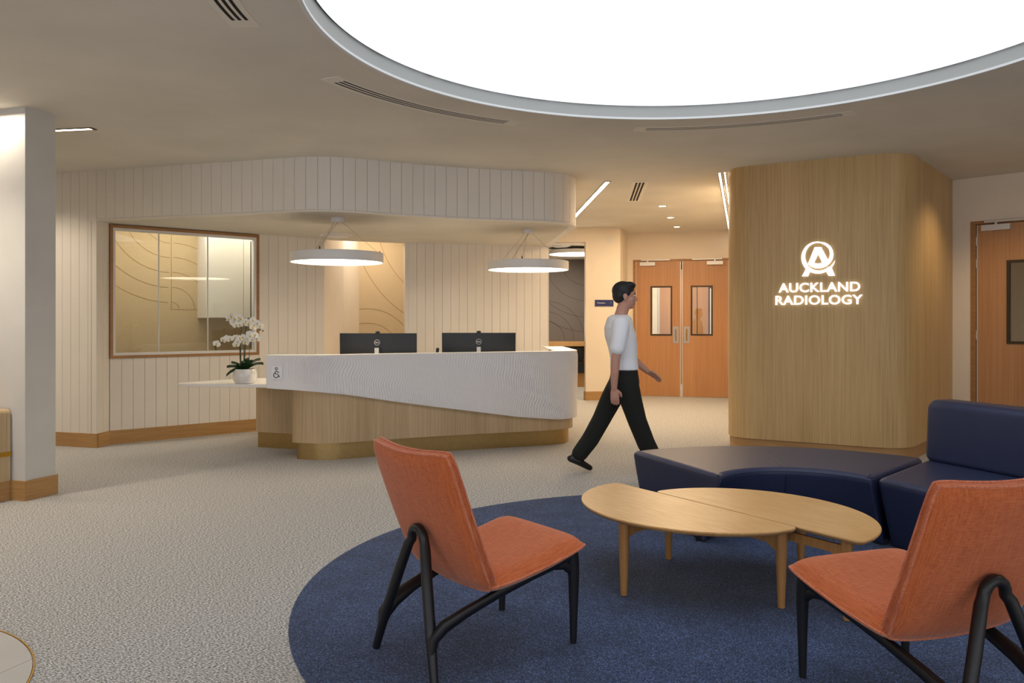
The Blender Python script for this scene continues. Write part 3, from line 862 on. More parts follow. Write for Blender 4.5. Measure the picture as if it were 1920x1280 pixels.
# ================================================================== text helper
def text_mesh(txt, size, mat, name, parent, M4, extrude=0.002, bold=0.0, spacing=1.0, align='CENTER', fit=None):
    cu = bpy.data.curves.new(name, 'FONT'); cu.body = txt; cu.size = size; cu.extrude = extrude; cu.offset = bold
    cu.align_x = align; cu.align_y = 'BOTTOM_BASELINE'; cu.space_character = spacing; cu.resolution_u = 6
    tmp = bpy.data.objects.new('tmp', cu); C.objects.link(tmp)
    dg = bpy.context.evaluated_depsgraph_get(); dg.update()
    me = bpy.data.meshes.new_from_object(tmp.evaluated_get(dg)); bpy.data.objects.remove(tmp)
    xs = [q.co.x for q in me.vertices]; ys = [q.co.y for q in me.vertices]
    if fit:
        W_, H_ = fit; x0, x1, y0, y1 = min(xs), max(xs), min(ys), max(ys)
        for q in me.vertices:
            q.co.x = (q.co.x-(x0+x1)/2)*W_/(x1-x0); q.co.y = (q.co.y-y0)*H_/(y1-y0)
    me.transform(M4); me.materials.clear(); me.materials.append(mat)
    o = bpy.data.objects.new(name, me); C.objects.link(o); o.parent = parent
    return o
def wallM(run, a, out, z):
    p = run.T((a, out, z)); d = Vector((run.d.x, run.d.y, 0)); n_ = Vector((run.n.x, run.n.y, 0)); up = Vector((0, 0, 1))
    m = Matrix(((d.x, up.x, n_.x, p.x), (d.y, up.y, n_.y, p.y), (d.z, up.z, n_.z, p.z), (0, 0, 0, 1)))
    return m

# ================================================================== LIT LOGO on the feature wall
RFW = Run((2.345, 8.385), (3.76, 7.585))
lg = thing('logo_sign', 'glowing white clinic name and ringed letter A emblem on the oak wall', 'sign')
def lp(px, py, out=0.012): return RFW.T((RFW.at_px(px), out, RFW.z_at(px, py)))
def cpx(x, y): return (1420+x/7.529, 430+y/7.529)
def flat_shape(name, outline, holes=()):
    """outline in crop pixels -> extruded plate via curve fill"""
    cu = bpy.data.curves.new(name, 'CURVE'); cu.dimensions = '2D'; cu.fill_mode = 'BOTH'; cu.extrude = 0.006
    a_c = RFW.at_px(1534); zc = RFW.z_at(1534, 500)
    for poly in [outline]+list(holes):
        sp = cu.splines.new('POLY'); sp.points.add(len(poly)-1)
        for q, (x, y) in zip(sp.points, poly):
            px, py = cpx(x, y); a = RFW.at_px(px); z = RFW.z_at(px, py); q.co = (a-a_c, z-zc, 0, 1)
        sp.use_cyclic_u = True
    tmp = bpy.data.objects.new('tmp', cu); C.objects.link(tmp)
    dg = bpy.context.evaluated_depsgraph_get(); dg.update()
    me = bpy.data.meshes.new_from_object(tmp.evaluated_get(dg)); bpy.data.objects.remove(tmp)
    me.transform(wallM(RFW, a_c, 0.012, zc)); me.materials.clear(); me.materials.append(M['logo'])
    o = bpy.data.objects.new(name, me); C.objects.link(o); o.parent = lg
def arc(cx, cy, rx, ry, a0, a1, n=40): return [(cx+rx*math.cos(a0+(a1-a0)*k/n), cy-ry*math.sin(a0+(a1-a0)*k/n)) for k in range(n+1)]
D = math.radians
# ring crescent (thick at left, wrapping under the letter) with the two feet and the tail
outer = arc(853, 398, 228, 228, D(-42), D(228), 60)       # counter-clockwise from lower right, over the top, to lower left
innr = arc(862, 376, 184, 184, D(228), D(-28), 60)
def P_ring():
    o_ = arc(852, 400, 226, 226, D(20), D(222), 50)
    foot_l = [(632, 664), (718, 664), (747, 603)]
    under = arc(855, 402, 232, 224, D(-118), D(-58), 16)
    foot_r = [(1010, 657), (1100, 655), (1052, 540)]
    tail = [(1082, 495), (1100, 433), (1072, 478)]
    back = arc(862, 388, 208, 190, D(-30), D(-150), 30)
    inn = arc(856, 378, 176, 186, D(205), D(30), 40)
    return o_+foot_l+under+foot_r+tail+back+inn
ring1 = arc(852, 400, 228, 228, D(58), D(224), 50) + [(632, 664), (718, 664), (747, 603)] + arc(858, 400, 228, 226, D(-117), D(-60), 14) + \
        [(1010, 657), (1100, 655), (1052, 540), (1085, 490), (1100, 433), (1070, 480), (1025, 525)] + arc(870, 375, 205, 205, D(-50), D(-140), 26) + \
        arc(858, 380, 180, 188, D(215), D(62), 40)
flat_shape('emblem_ring', ring1)
letter = [(812, 250), (905, 250), (992, 418)] + arc(852, 330, 176, 150, D(-28), D(62), 14)[:]
ring2 = arc(856, 380, 180, 188, D(70), D(38), 6) + arc(870, 345, 156, 156, D(40), D(-28), 14) + [(992, 418), (905, 250), (812, 250), (716, 490)] + \
        [(760, 528), (815, 548), (870, 552), (930, 542), (985, 518), (1035, 470), (1068, 410), (1078, 350), (1066, 290), (1035, 235), (985, 198), (935, 180)]
flat_shape('emblem_letter', ring2, [[(862, 352), (918, 470), (890, 479), (860, 482), (830, 479), (805, 470)]])
for txt, x0, x1, yb, yt in (('AUCKLAND', 302, 1455, 884, 748), ('RADIOLOGY', 258, 1490, 1062, 928)):
    pa, pyb = cpx(x0, yb); pb, _ = cpx(x1, yb); _, pyt = cpx(x0, yt)
    A0, A1 = RFW.at_px(pa), RFW.at_px(pb); pm = (pa+pb)/2
    zb = RFW.z_at(pm, pyb); zt = RFW.z_at(pm, pyt)
    text_mesh(txt, 0.1, M['logo'], 'lettering', lg, wallM(RFW, (A0+A1)/2, 0.012, zb), 0.006, 0.0022, 1.05, fit=(A1-A0, zt-zb))

# corridor sign
sg = thing('wall_sign', 'small navy blue direction sign on the cream corridor wall behind the walking person', 'sign')
a0, a1 = RS.at_px(1115.5), RS.at_px(1150); z0, z1 = RS.z_at(1132, 574), RS.z_at(1132, 562)
mb = MB(); RS.box(mb, a0, a1, 0, 0.012, z0, z1); mb.build('sign_board', M['blue'], sg)
text_mesh('Procedure', 0.04, M['textw'], 'lettering', sg, wallM(RS, a0+0.11, 0.0135, (z0+z1)/2-0.010), 0.001, 0.0005, fit=(0.135, 0.026))
mb = MB(); mc = (z0+z1)/2
mb.tube([RS.T((a1-0.035, 0.0135, mc+0.018)), RS.T((a1-0.058, 0.0135, mc)), RS.T((a1-0.035, 0.0135, mc-0.018))], 0.003, 6); mb.build('arrow', M['cyan'], sg)

# ================================================================== CEILING FITTINGS
dome = thing('luminous_ceiling', 'huge round glowing white ceiling light panel over the seating', 'ceiling light', (LC.x, LC.y, CZ))
mb = MB(); mb.lathe([(0.0001, 0.092), (LR-0.022, 0.092), (LR-0.022, 0.105), (0.0001, 0.105)], seg=160); mb.build('diffuser', M['disc'], dome, smooth=True)
mb = MB(); mb.lathe([(LR-0.022, 0.092), (LR-0.022, 0.100), (LR-0.003, 0.100)], seg=160, ring=2); mb.build('shadow_gap', M['gap'], dome)
mb = MB(); mb.lathe([(LR-0.003, 0.10), (LR-0.003, -0.004), (LR+0.004, -0.004), (LR+0.004, 0.10)], seg=160, ring=1); mb.build('recess_wall', M['recess'], dome, smooth=True)
mb = MB(); mb.lathe([(LR-0.004, 0.006), (LR-0.004, -0.010), (LR+0.022, -0.010), (LR+0.022, 0.0), (LR+0.001, 0.0), (LR+0.001, 0.006)], seg=160, ring=1)
mb.build('rim', M['lip'], dome, smooth=True)

def arc_vent(label, r0, r1, a0, a1):
    """curved slot diffuser concentric with the round light; angles in radians"""
    t = thing('ceiling_vent', label, 'vent', (LC.x, LC.y, CZ)); n = 40
    def band_(ra, rb, b0, b1, z0, z1, name, mat, par):
        pts = [(ra*math.cos(b0+(b1-b0)*k/n), ra*math.sin(b0+(b1-b0)*k/n)) for k in range(n+1)]
        pts += [(rb*math.cos(b1+(b0-b1)*k/n), rb*math.sin(b1+(b0-b1)*k/n)) for k in range(n+1)]
        mb = MB(); mb.prism(pts, z0, z1); return mb.build(name, mat, par)
    band_(r0+0.01, r1-0.01, a0, a1, -0.0012, 0.0, 'backing', M['slot'], t)
    w = r1-r0; da = 0.05/r1
    slots = [(0.20, 0.33), (0.43, 0.56), (0.66, 0.79)]
    edges = [0]+[q for s_ in slots for q in s_]+[1]
    for k in range(0, len(edges), 2):
        band_(r0+w*edges[k], r0+w*edges[k+1], a0, a1, -0.0028, 0.0, 'slat', M['ventm'], t)
    band_(r0, r1, a0-da, a0+da, -0.0030, 0.0, 'end_cap', M['ventm'], t)
    band_(r0, r1, a1-da, a1+da, -0.0030, 0.0, 'end_cap', M['ventm'], t)
def ang(px, py):
    Y = (CZ-EYE)*F_PX/(H_Y-py); X = (px-960)/F_PX*Y; return math.atan2(Y-LC.y, X-LC.x) % (2*PI)
arc_vent('curved slot air vent left of the round ceiling light', 2.485, 2.645, ang(962, 229), ang(622, 150))
arc_vent('curved slot air vent beyond the round ceiling light above the oak wall', 2.455, 2.60, ang(1592, 213), ang(1200, 242))
aS = ang(460, 44); arc_vent('curved slot air vent cut by the top edge at upper left', 2.485, 2.645, aS, aS+0.75)

cv = thing('ceiling_vent', 'small straight three slot air vent in the corridor ceiling', 'vent', (0, 0, CZ))
Pv0 = Vector((1.485, 9.24)); Pv1 = Vector((1.63, 10.75)); Rv = Run(Pv0, Pv1)
def cbox(run, a0, a1, o0, o1, z0, z1, name, mat, par):
    mb = MB(); mb.box(a0, a1, o0, o1, z0, z1, run.T); return mb.build(name, mat, par)
cbox(Rv, 0.02, Rv.L-0.02, -0.07, 0.07, -0.0015, 0.002, 'backing', M['slot'], cv)
for (q0, q1) in ((-0.095, -0.052), (-0.028, -0.012), (0.012, 0.028), (0.052, 0.095)):
    cbox(Rv, 0, Rv.L, q0, q1, -0.004, 0.0, 'slat', M['ventm'], cv)
cbox(Rv, -0.04, 0.04, -0.095, 0.095, -0.0065, 0.001, 'end_cap', M['ventm'], cv); cbox(Rv, Rv.L-0.04, Rv.L+0.04, -0.095, 0.095, -0.0065, 0.001, 'end_cap', M['ventm'], cv)

def strip(label, P0, P1, w):
    t = thing('linear_light', label, 'light', (0, 0, CZ)); R_ = Run(P0, P1)
    cbox(R_, 0, R_.L, -w/2, w/2, -0.003, 0.001, 'diffuser', M['strip'], t)
    for s_ in (-1, 1):
        cbox(R_, -0.01, R_.L+0.03, s_*(w/2+0.004)-0.004, s_*(w/2+0.004)+0.004, -0.007, 0.001, 'housing', M['darkm'], t)
    cbox(R_, R_.L, R_.L+0.03, -w/2, w/2, -0.006, 0.001, 'end_cap', M['darkm'], t)
    return t, R_
strip('slim linear ceiling light beside the end of the white boarded bulkhead', (0.925, 13.2), (1.105, 9.25), 0.055)
strip('short linear ceiling light behind the grey plaster pier', (-6.0, 7.13), (-3.53, 6.71), 0.055)
t, R_ = strip('linear light with a beaded row of LEDs running along the oak wall top', (2.262, 8.72), (3.80, 14.0), 0.022)
mb = MB()
R_.n = -R_.n
for s_ in [0.02+0.15*k for k in range(int(R_.L/0.15))]:
    mb.box(s_-0.035, s_+0.035, -0.062, -0.048, -0.006, -0.001, R_.T)
o = mb.build('led_row', M['strip'], t); o['kind'] = 'stuff'
sgn = 1 if Run((2.26, 8.7), (3.78, 14.0)).T((0, -0.07, 0)).x > 2.26 else -1
o.location = (0, 0, 0)
mb = MB(); mb.box(0, R_.L, -0.070, -0.040, -0.002, 0.0, R_.T); mb.build('led_housing', M['darkm'], t)

for i, ((px, py), lab) in enumerate(zip([(1242, 386), (1257, 407.5), (1269, 425)], ['nearest of the three round downlights in the corridor ceiling', 'middle of the three round downlights in the corridor ceiling', 'farthest of the three round downlights, closest to the double doors'])):
    Y = 2430/(H_Y-py); X = (px-960)/F_PX*Y
    t = thing('downlight', lab, 'light', (X, Y, CZ), group='corridor downlights')
    mb = MB(); mb.lathe([(0.062, 0.001), (0.062, -0.004), (0.050, -0.006), (0.048, 0.001)], seg=32, ring=1); mb.build('trim_ring', M['whitem'], t)
    mb = MB(); mb.lathe([(0.048, -0.003), (0.048, 0.001), (0.0001, 0.001), (0.0001, -0.003)][::-1], seg=32); mb.build('lens', M['strip'], t)
    spot('down_spot', (X, Y, CZ-0.02), 20, WARM, 95, 0.6)

def round_diffuser(label, x, y, z, r):
    t = thing('round_air_diffuser', label, 'vent', (x, y, z))
    mb = MB(); mb.lathe([(r, 0.0), (r, -0.008), (r*0.86, -0.018), (r*0.80, -0.018), (r*0.80, 0.0)], seg=40, ring=1); mb.build('outer_ring', M['whitem'], t, smooth=True)
    mb = MB(); mb.lathe([(0.0001, -0.030), (r*0.6, -0.029), (r*0.745, -0.022), (r*0.745, -0.012), (0.0001, -0.016)], seg=40); mb.build('centre_disc', M['whitem'], t, smooth=True)
    mb = MB(); mb.lathe([(r*0.8, -0.004), (0.0001, -0.004)], seg=40); mb.build('dark_gap', M['slot'], t)
round_diffuser('round white air diffuser in the soffit above the left pendant', -2.19, 9.97, SZ, 0.21)
round_diffuser('round white air diffuser in the alcove ceiling beyond the desk', 0.88, 14.25, 2.70, 0.17)

def pendant(label, x, y, ztop, zbot, r=0.475, h=0.10, can=True):
    t = thing('pendant_light', label, 'pendant light', (x, y, 0))
    mb = MB()
    mb.lathe([(r-0.045, zbot+h), (r-0.004, zbot+h), (r, zbot+h-0.004), (r, zbot+0.002), (r-0.002, zbot), (r-0.006, zbot), (r-0.012, zbot+0.018), (r-0.012, zbot+h-0.02), (r-0.045, zbot+h-0.02)], seg=72, ring=1)
    dr = mb.build('drum', M['whitem'], t, smooth=True)
    mb = MB(); mb.lathe([(0.0001, zbot+h), (r-0.04, zbot+h), (r-0.04, zbot+h-0.01), (0.0001, zbot+h-0.01)], seg=48); mb.build('top_plate', M['whitem'], t)
    mb = MB(); mb.lathe([(0.0001, zbot+0.014), (r-0.013, zbot+0.014), (r-0.013, zbot+0.022), (0.0001, zbot+0.022)], seg=72); mb.build('diffuser', M['pend'], t)
    mb = MB(); mb.lathe([(0.06, ztop-0.05), (0.065, ztop-0.046), (0.065, ztop), (0.0001, ztop)], seg=32)
    mb.v += []; mb.build('canopy', M['whitem'], t, smooth=True)
    for k in range(3):
        a = 0.35+2*PI*k/3
        mb = MB(); mb.tube([(0.055*math.cos(a), 0.055*math.sin(a), ztop-0.045), ((r-0.03)*math.cos(a), (r-0.03)*math.sin(a), zbot+h)], 0.0018, 5); mb.build('suspension_wire', M['steel'], t)
        mb = MB(); mb.lathe([(0.007, zbot+h), (0.007, zbot+h+0.02), (0.003, zbot+h+0.035)], ((r-0.03)*math.cos(a), (r-0.03)*math.sin(a), 0), 8); mb.build('wire_grip', M['darkm'], t)
    mb = MB(); mb.tube([(0.01, -0.01, ztop-0.045), (-0.06, -0.05, ztop-0.15), (-0.17, -0.10, zbot+h+0.05), (-0.20, -0.12, zbot+h)], 0.0035, 6); mb.build('power_cord', M['steel'], t)
    return t
pendant('white drum pendant light hanging over the left part of the reception desk', -1.82, 8.33, SZ, 1.965)
pendant('white drum pendant light hanging over the right end of the reception desk', 0.19, 9.39, SZ, 1.955)
pendant('round glowing pendant light seen in the alcove beyond the desk end', 1.15, 14.65, 2.70, 2.58, 0.475, 0.07)

# ================================================================== SEATING: chairs
def pillow(mb, fn, nu=22, nv=22):
    """fn(u,v)-> (top, bottom) points, u,v in [-1,1]; closed"""
    top = []; bot = []
    for j in range(nv+1):
        for i in range(nu+1):
            a, b = fn(-1+2*i/nu, -1+2*j/nv); top.append(a); bot.append(b)
    n0 = len(top); f = []
    for j in range(nv):
        for i in range(nu):
            a = j*(nu+1)+i
            f.append((a, a+1, a+nu+2, a+nu+1)); f.append((n0+a, n0+a+nu+1, n0+a+nu+2, n0+a+1))
    ring = [i for i in range(nu+1)] + [j*(nu+1)+nu for j in range(1, nv+1)] + [nv*(nu+1)+i for i in range(nu-1, -1, -1)] + [j*(nu+1) for j in range(nv-1, 0, -1)]
    for k in range(len(ring)):
        a, b = ring[k], ring[(k+1) % len(ring)]; f.append((a, n0+a, n0+b, b))
    mb.add(top+bot, f)
def eprof(t, p=6): return max(0.0, 1-abs(t)**p)**0.5
def sq_corner(u, v, r=0.10):
    """pull square uv corners inwards to round them"""
    k = (abs(u)**8)*(abs(v)**8)
    return u*(1-r*0.35*k), v*(1-r*0.35*k)

def chair(label, loc, rz):
    t = thing('lounge_chair', label, 'chair', loc, rz, None)
    # local: +x forward, y left, floor z=0, origin midway between the front feet
    HW = 0.285
    def seat(u, v):       # u across, v from rear(-1) to front(+1)
        u2, v2 = sq_corner(u, v)
        tt = (v2+1)/2
        x = -0.452+0.497*tt
        z = 0.322+0.088*tt - 0.012*math.sin(PI*tt)
        y = u2*HW*(1.0-0.02*(1-tt))
        dish = -0.012*(1-u2*u2)*math.sin(PI*tt)*0.5
        e = eprof(u, 5)*eprof(v, 7)
        return Vector((x, y, z+dish+0.004+0.050*e)), Vector((x+0.0, y, z+dish-0.004-0.028*eprof(u, 8)*eprof(v, 8)))
    mb = MB(); pillow(mb, seat); s_ = mb.build('seat', M['orange'], t, smooth=True)
    def edge_tube(fn, name, par, rad=0.0048, vs=(-1, 1)):
        pts = []
        K = 24
        for k in range(K): pts.append((-1+2*k/K, -1))
        for k in range(K): pts.append((1, -1+2*k/K))
        for k in range(K): pts.append((1-2*k/K, 1))
        for k in range(K): pts.append((-1, 1-2*k/K))
        P_ = []
        for (u, v) in pts:
            a, b = fn(u, v); P_.append((a+b)/2)
        P_.append(P_[0]); P_.append(P_[1])
        mb = MB(); mb.tube(P_, rad*1.25, 6, caps=False); return mb.build(name, M['orange2'], par, smooth=True)
    edge_tube(seat, 'piping', s_)
    def backc(u, v):      # v from bottom(-1) to top(+1)
        u2, v2 = sq_corner(u, v)
        tt = (v2+1)/2
        curve = (1-u2*u2)
        x = -0.440-0.205*tt - 0.030*curve*tt - 0.02*math.sin(PI*tt)*0.3
        z = 0.312+0.548*tt - 0.018*curve*tt
        y = u2*HW*(0.985+0.015*math.sin(PI*tt))
        nrm = Vector((0.936, 0, 0.351))
        nrm = (nrm + Vector((0, -0.28*u2*tt, 0))).normalized()
        e = eprof(u, 9)*eprof(v, 9)
        if v2 < 0: y *= 1-0.035*(v2*v2)**2; x += 0.012*(v2*v2)**2
        m = Vector((x, y, z))
        low = 0.020*curve*(1-tt)**2
        return m+nrm*(0.016+0.024*e), m-nrm*(0.012+0.022*e)-Vector((0, 0, low))
    mb = MB(); pillow(mb, backc); b_ = mb.build('backrest', M['orange'], t, smooth=True)
    def back_front(u, v): a, b = backc(u, v); return a, a
    def back_rear(u, v): a, b = backc(u, v); return b, b
    edge_tube(back_front, 'piping', b_, 0.0042); edge_tube(back_rear, 'piping', b_, 0.0042)
    # black frame
    # rear legs: one bent hairpin
    pts = [(-0.672, 0.222, 0.0), (-0.655, 0.170, 0.16), (-0.632, 0.108, 0.33), (-0.612, 0.062, 0.455)]
    for k in range(9):
        a = PI*k/8; pts.append((-0.606-0.004*math.sin(a), 0.047*math.cos(a), 0.475+0.052*math.sin(a)))
    pts += [(-0.612, -0.062, 0.455), (-0.632, -0.108, 0.33), (-0.655, -0.170, 0.16), (-0.672, -0.222, 0.0)]
    rr = [0.0155, 0.021, 0.022, 0.021]+[0.0195]*9+[0.021, 0.022, 0.021, 0.0155]
    mb = MB(); mb.tube(pts, rr, 12); mb.build('rear_leg_arch', M['black'], t, smooth=True)
    for s in (1, -1):
        # side rail from rear leg up to front leg, flaring into both
        pts = [(-0.668, s*0.195, 0.075), (-0.652, s*0.184, 0.150), (-0.61, s*0.190, 0.192), (-0.52, s*0.200, 0.228), (-0.38, s*0.212, 0.272), (-0.2, s*0.225, 0.318), (-0.06, s*0.238, 0.352), (0.0, s*0.243, 0.365)]
        rad = [0.012, 0.028, 0.032, 0.027, 0.0245, 0.0245, 0.028, 0.026]
        mb = MB(); mb.tube(pts, rad, 10, sq=(1.0, 0.75), up=(0, 0, 1)); mb.build('side_rail', M['black'], t, smooth=True)
        pts = [(0.0, s*0.245, 0.0), (0.002, s*0.245, 0.15), (0.002, s*0.245, 0.28), (-0.004, s*0.243, 0.345), (-0.010, s*0.240, 0.385)]
        mb = MB(); mb.tube(pts, [0.0145, 0.0195, 0.0245, 0.030, 0.032], 10, sq=(1, 0.9), up=(1, 0, 0)); lg_ = mb.build('leg', M['black'], t, smooth=True)
        mb = MB(); mb.tube([(0.001, s*0.244, 0.262), (-0.012, s*0.243, 0.305), (-0.05, s*0.241, 0.335), (-0.13, s*0.233, 0.338)], [0.012, 0.020, 0.022, 0.014], 10, sq=(1.0, 0.8)); mb.build('leg_gusset', M['black'], lg_, smooth=True)
        mb = MB(); mb.tube([(-0.05, s*0.225, 0.350), (-0.25, s*0.18, 0.315), (-0.42, s*0.12, 0.292)], 0.012, 8); mb.build('seat_bearer', M['black'], t)
    # rear cross stretcher between the side rails under the seat
    mb = MB(); mb.tube([(-0.03, -0.24, 0.352), (-0.045, -0.12, 0.346), (-0.045, 0.12, 0.346), (-0.03, 0.24, 0.352)], 0.018, 10, sq=(1, 0.7)); mb.build('front_stretcher', M['black'], t, smooth=True)
    return t
RZ = 0.009
chair('orange upholstered lounge chair on black legs, left of the coffee table', (0.105, 3.539, RZ), 0.6665)
chair('orange upholstered lounge chair on black legs cut by the right frame edge', (1.331, 3.102, RZ), 1.894)

# ================================================================== coffee tables
def half_top(P0, P1, side, z0, z1):
    P0 = Vector(P0); P1 = Vector(P1); c = (P0+P1)/2; d = (P1-P0).normalized(); n_ = Vector((-d.y, d.x))*side; R_ = (P1-P0).length/2
    raw = []
    K = 48
    for k in range(K+1):
        a = PI*k/K; raw.append(c - d*math.cos(a)*R_ + n_*math.sin(a)*R_*0.93)
    # rounded chord corners
    pts = []
    r = 0.05
    def cut(corner, a, b):
        s0 = corner+(a-corner).normalized()*r; s1 = corner+(b-corner).normalized()*r
        return [s0*(1-t)**2+corner*2*t*(1-t)+s1*t*t for t in [k/6 for k in range(7)]]
    pts += cut(raw[0], raw[-1], raw[3]); pts += raw[3:-3]; pts += cut(raw[-1], raw[-4], raw[0])
    return [tuple(p) for p in pts]
def leg_mb(x, y, h):
    mb = MB(); mb.tube([(x, y, 0.0), (x, y, 0.02), (x, y, h*0.6), (x, y, h)], [0.0165, 0.0175, 0.0245, 0.027], 14); return mb
def rail(p, q, z, w=0.018, hh=0.028, flare=True, droop=0.0):
    p = Vector(p); q = Vector(q); n = 14; mb = MB(); v = []
    d = (q-p).normalized(); nn = Vector((-d.y, d.x))
    for k in range(n+1):
        t = k/n; c = p.lerp(q, t); e = min(t, 1-t)*(q-p).length
        dn = z-hh-(0.045*max(0, 1-e/0.09)**2 if flare else 0) + droop*math.sin(PI*t)
        for (a, zz) in ((-w/2, dn), (w/2, dn), (w/2, z), (-w/2, z)): v.append((c.x+nn.x*a, c.y+nn.y*a, zz))
    f = [(0, 1, 2, 3), (4*n+3, 4*n+2, 4*n+1, 4*n)]
    for k in range(n):
        a = 4*k
        for i in range(4): f.append((a+i, a+(i+1) % 4, a+4+(i+1) % 4, a+4+i))
    mb.add(v, f); return mb
def table(label, P0, P1, side, legs, ztop):
    t = thing('coffee_table', label, 'table', (0, 0, RZ))
    plan = half_top(P0, P1, side, 0, 0)
    mb = MB(); mb.loftplan(plan, [(0.022, ztop-0.024), (0.010, ztop-0.020), (0.001, ztop-0.009), (0.0, ztop-0.005), (0.003, ztop)]); mb.build('table_top', M['tabletop'], t, smooth=True)
    for (x, y) in legs: leg_mb(x, y, ztop-0.022).build('leg', M['tableleg'], t, smooth=True)
    (ax, ay), (bx, by), (cx, cy) = legs     # a: arc leg; b,c: chord legs
    rail((bx, by), (cx, cy), ztop-0.045, 0.020, 0.042, True).build('rail', M['tableleg'], t)
    mx, my = (bx+cx)/2, (by+cy)/2
    rail((ax, ay), (mx, my), ztop-0.040, 0.020, 0.040, True).build('rail', M['tableleg'], t)
    for (x, y) in ((mx*0.75+bx*0.25, my*0.75+by*0.25), (mx*0.75+cx*0.25, my*0.75+cy*0.25)):
        mb = MB(); mb.box(x-0.015, x+0.015, y-0.015, y+0.015, ztop-0.05, ztop-0.023); mb.build('spacer', M['tableleg'], t)
TZ = 0.380
table('half round oak coffee table, the left and nearer of the overlapping pair', (0.625, 4.795), (1.345, 3.735), -1, [(0.55, 3.93), (1.265, 3.757), (0.645, 4.67)], TZ)
table('half round oak coffee table, the right and farther of the overlapping pair', (0.808, 4.555), (1.528, 3.495), 1, [(1.56, 4.32), (0.887, 4.53), (1.507, 3.60)], TZ-0.003)

# ================================================================== navy bench and sofa section
def arcp(c, r, a0, a1, n): return [Vector((c[0]+r*math.cos(D(a0+(a1-a0)*k/n)), c[1]+r*math.sin(D(a0+(a1-a0)*k/n)))) for k in range(n+1)]
def round_loop(P, r, step=0.04):
    """closed polygon -> rounded, resampled"""
    n = len(P); out = []
    for i in range(n):
        a, b, c = P[i-1], P[i], P[(i+1) % n]
        turn = (b-a).normalized().dot((c-b).normalized())
        if turn > 0.9: out.append(b); continue
        la = min(r, (b-a).length*0.49 if (b-a).length < r*2 else r); lc = min(r, (c-b).length*0.49 if (c-b).length < r*2 else r)
        s0 = b+(a-b).normalized()*la; s1 = b+(c-b).normalized()*lc
        out += [s0*(1-t)**2+b*2*t*(1-t)+s1*t*t for t in [k/6 for k in range(7)]]
    res = []
    for i in range(len(out)):
        a, b = out[i], out[(i+1) % len(out)]; m_ = max(1, int((b-a).length/step))
        if (b-a).length < 1e-5: continue
        res += [a.lerp(b, k/m_) for k in range(m_)]
    return res
SH = 0.42
SC = (1.68, 4.57)
inner = arcp(SC, 0.485, 21, 152, 26); outer_ = arcp(SC, 1.43, 125, 38, 26)
P_ = inner+outer_
loop = round_loop(P_, 0.05)
prof = [(0.004, 0.012, 0.10), (0.004, 0.05, 0.085), (0.003, 0.16, 0.055), (0.002, 0.30, 0.018), (0.001, 0.37, 0.003), (0.0, 0.388), (0.006, 0.404), (0.020, 0.416), (0.042, 0.420)]
sof = thing('curved_bench', 'curved navy leather bench seat without a back in front of the oak wall', 'bench', (0, 0, 0.006))
def sh_bench(p):
    d_ = p-Vector(SC); r_ = d_.length; return d_.normalized()*(1-2*(r_-0.485)/0.945)
mb = MB(); mb.loftplan([tuple(q) for q in loop], prof, sh_bench); mb.build('seat', M['leather'], sof, smooth=True)
def seam_loop(lp_, inset, z, name, par, r=0.0022):
    n = len(lp_); mbt = MB(); mbt.loftplan([tuple(q) for q in lp_], [(inset, z), (inset, z+0.01)])
    pts = [mbt.v[i] for i in range(n)]; pts.append(pts[0]); mb = MB(); mb.tube(pts, r, 5, caps=False); mb.build(name, M['leatherseam'], par)
seam_loop(loop, 0.0035, 0.398, 'stitching', sof)
a = D(84)
mb = MB(); mb.tube([(SC[0]+r_*math.cos(a), SC[1]+r_*math.sin(a), z_) for r_, z_ in ((0.485+0.068, 0.12), (0.485+0.016, 0.30), (0.4885, 0.36), (0.486, 0.39), (0.508, 0.4165), (0.53, 0.4205), (1.0, 0.4205), (1.38, 0.4205))], 0.0022, 5); mb.build('stitching', M['leatherseam'], sof)
mb = MB(); mb.loftplan([tuple(q) for q in loop], [(0.03, 0.0, 0.13), (0.03, 0.03, 0.13)], sh_bench); mb.build('plinth', M['blackp'], sof)

sec = thing('sofa_section', 'navy leather sofa section with a padded backrest at the right frame edge', 'sofa', (0, 0, 0.006))
dd = Vector((0.36, -0.933)); nn = Vector((0.933, 0.36))
A_ = Vector((2.165, 4.745)); B_ = A_+dd*1.7; Cc = B_+nn*1.0; D_ = A_+nn*1.0+dd*0.06; E_ = Vector((2.83, 5.43))
loop2 = round_loop([A_, B_, Cc, D_, E_], 0.05)
def sh_sec(p):
    u_ = (p-A_).dot(nn)/1.0; return nn*(1-2*min(1, max(0, u_)))
mb = MB(); mb.loftplan([tuple(q) for q in loop2], prof, sh_sec); mb.build('seat', M['leather'], sec, smooth=True)
seam_loop(loop2, 0.0035, 0.398, 'stitching', sec)
mb = MB(); mb.loftplan([tuple(q) for q in loop2], [(0.03, 0.0, 0.13), (0.03, 0.03, 0.13)], sh_sec); mb.build('plinth', M['blackp'], sec)
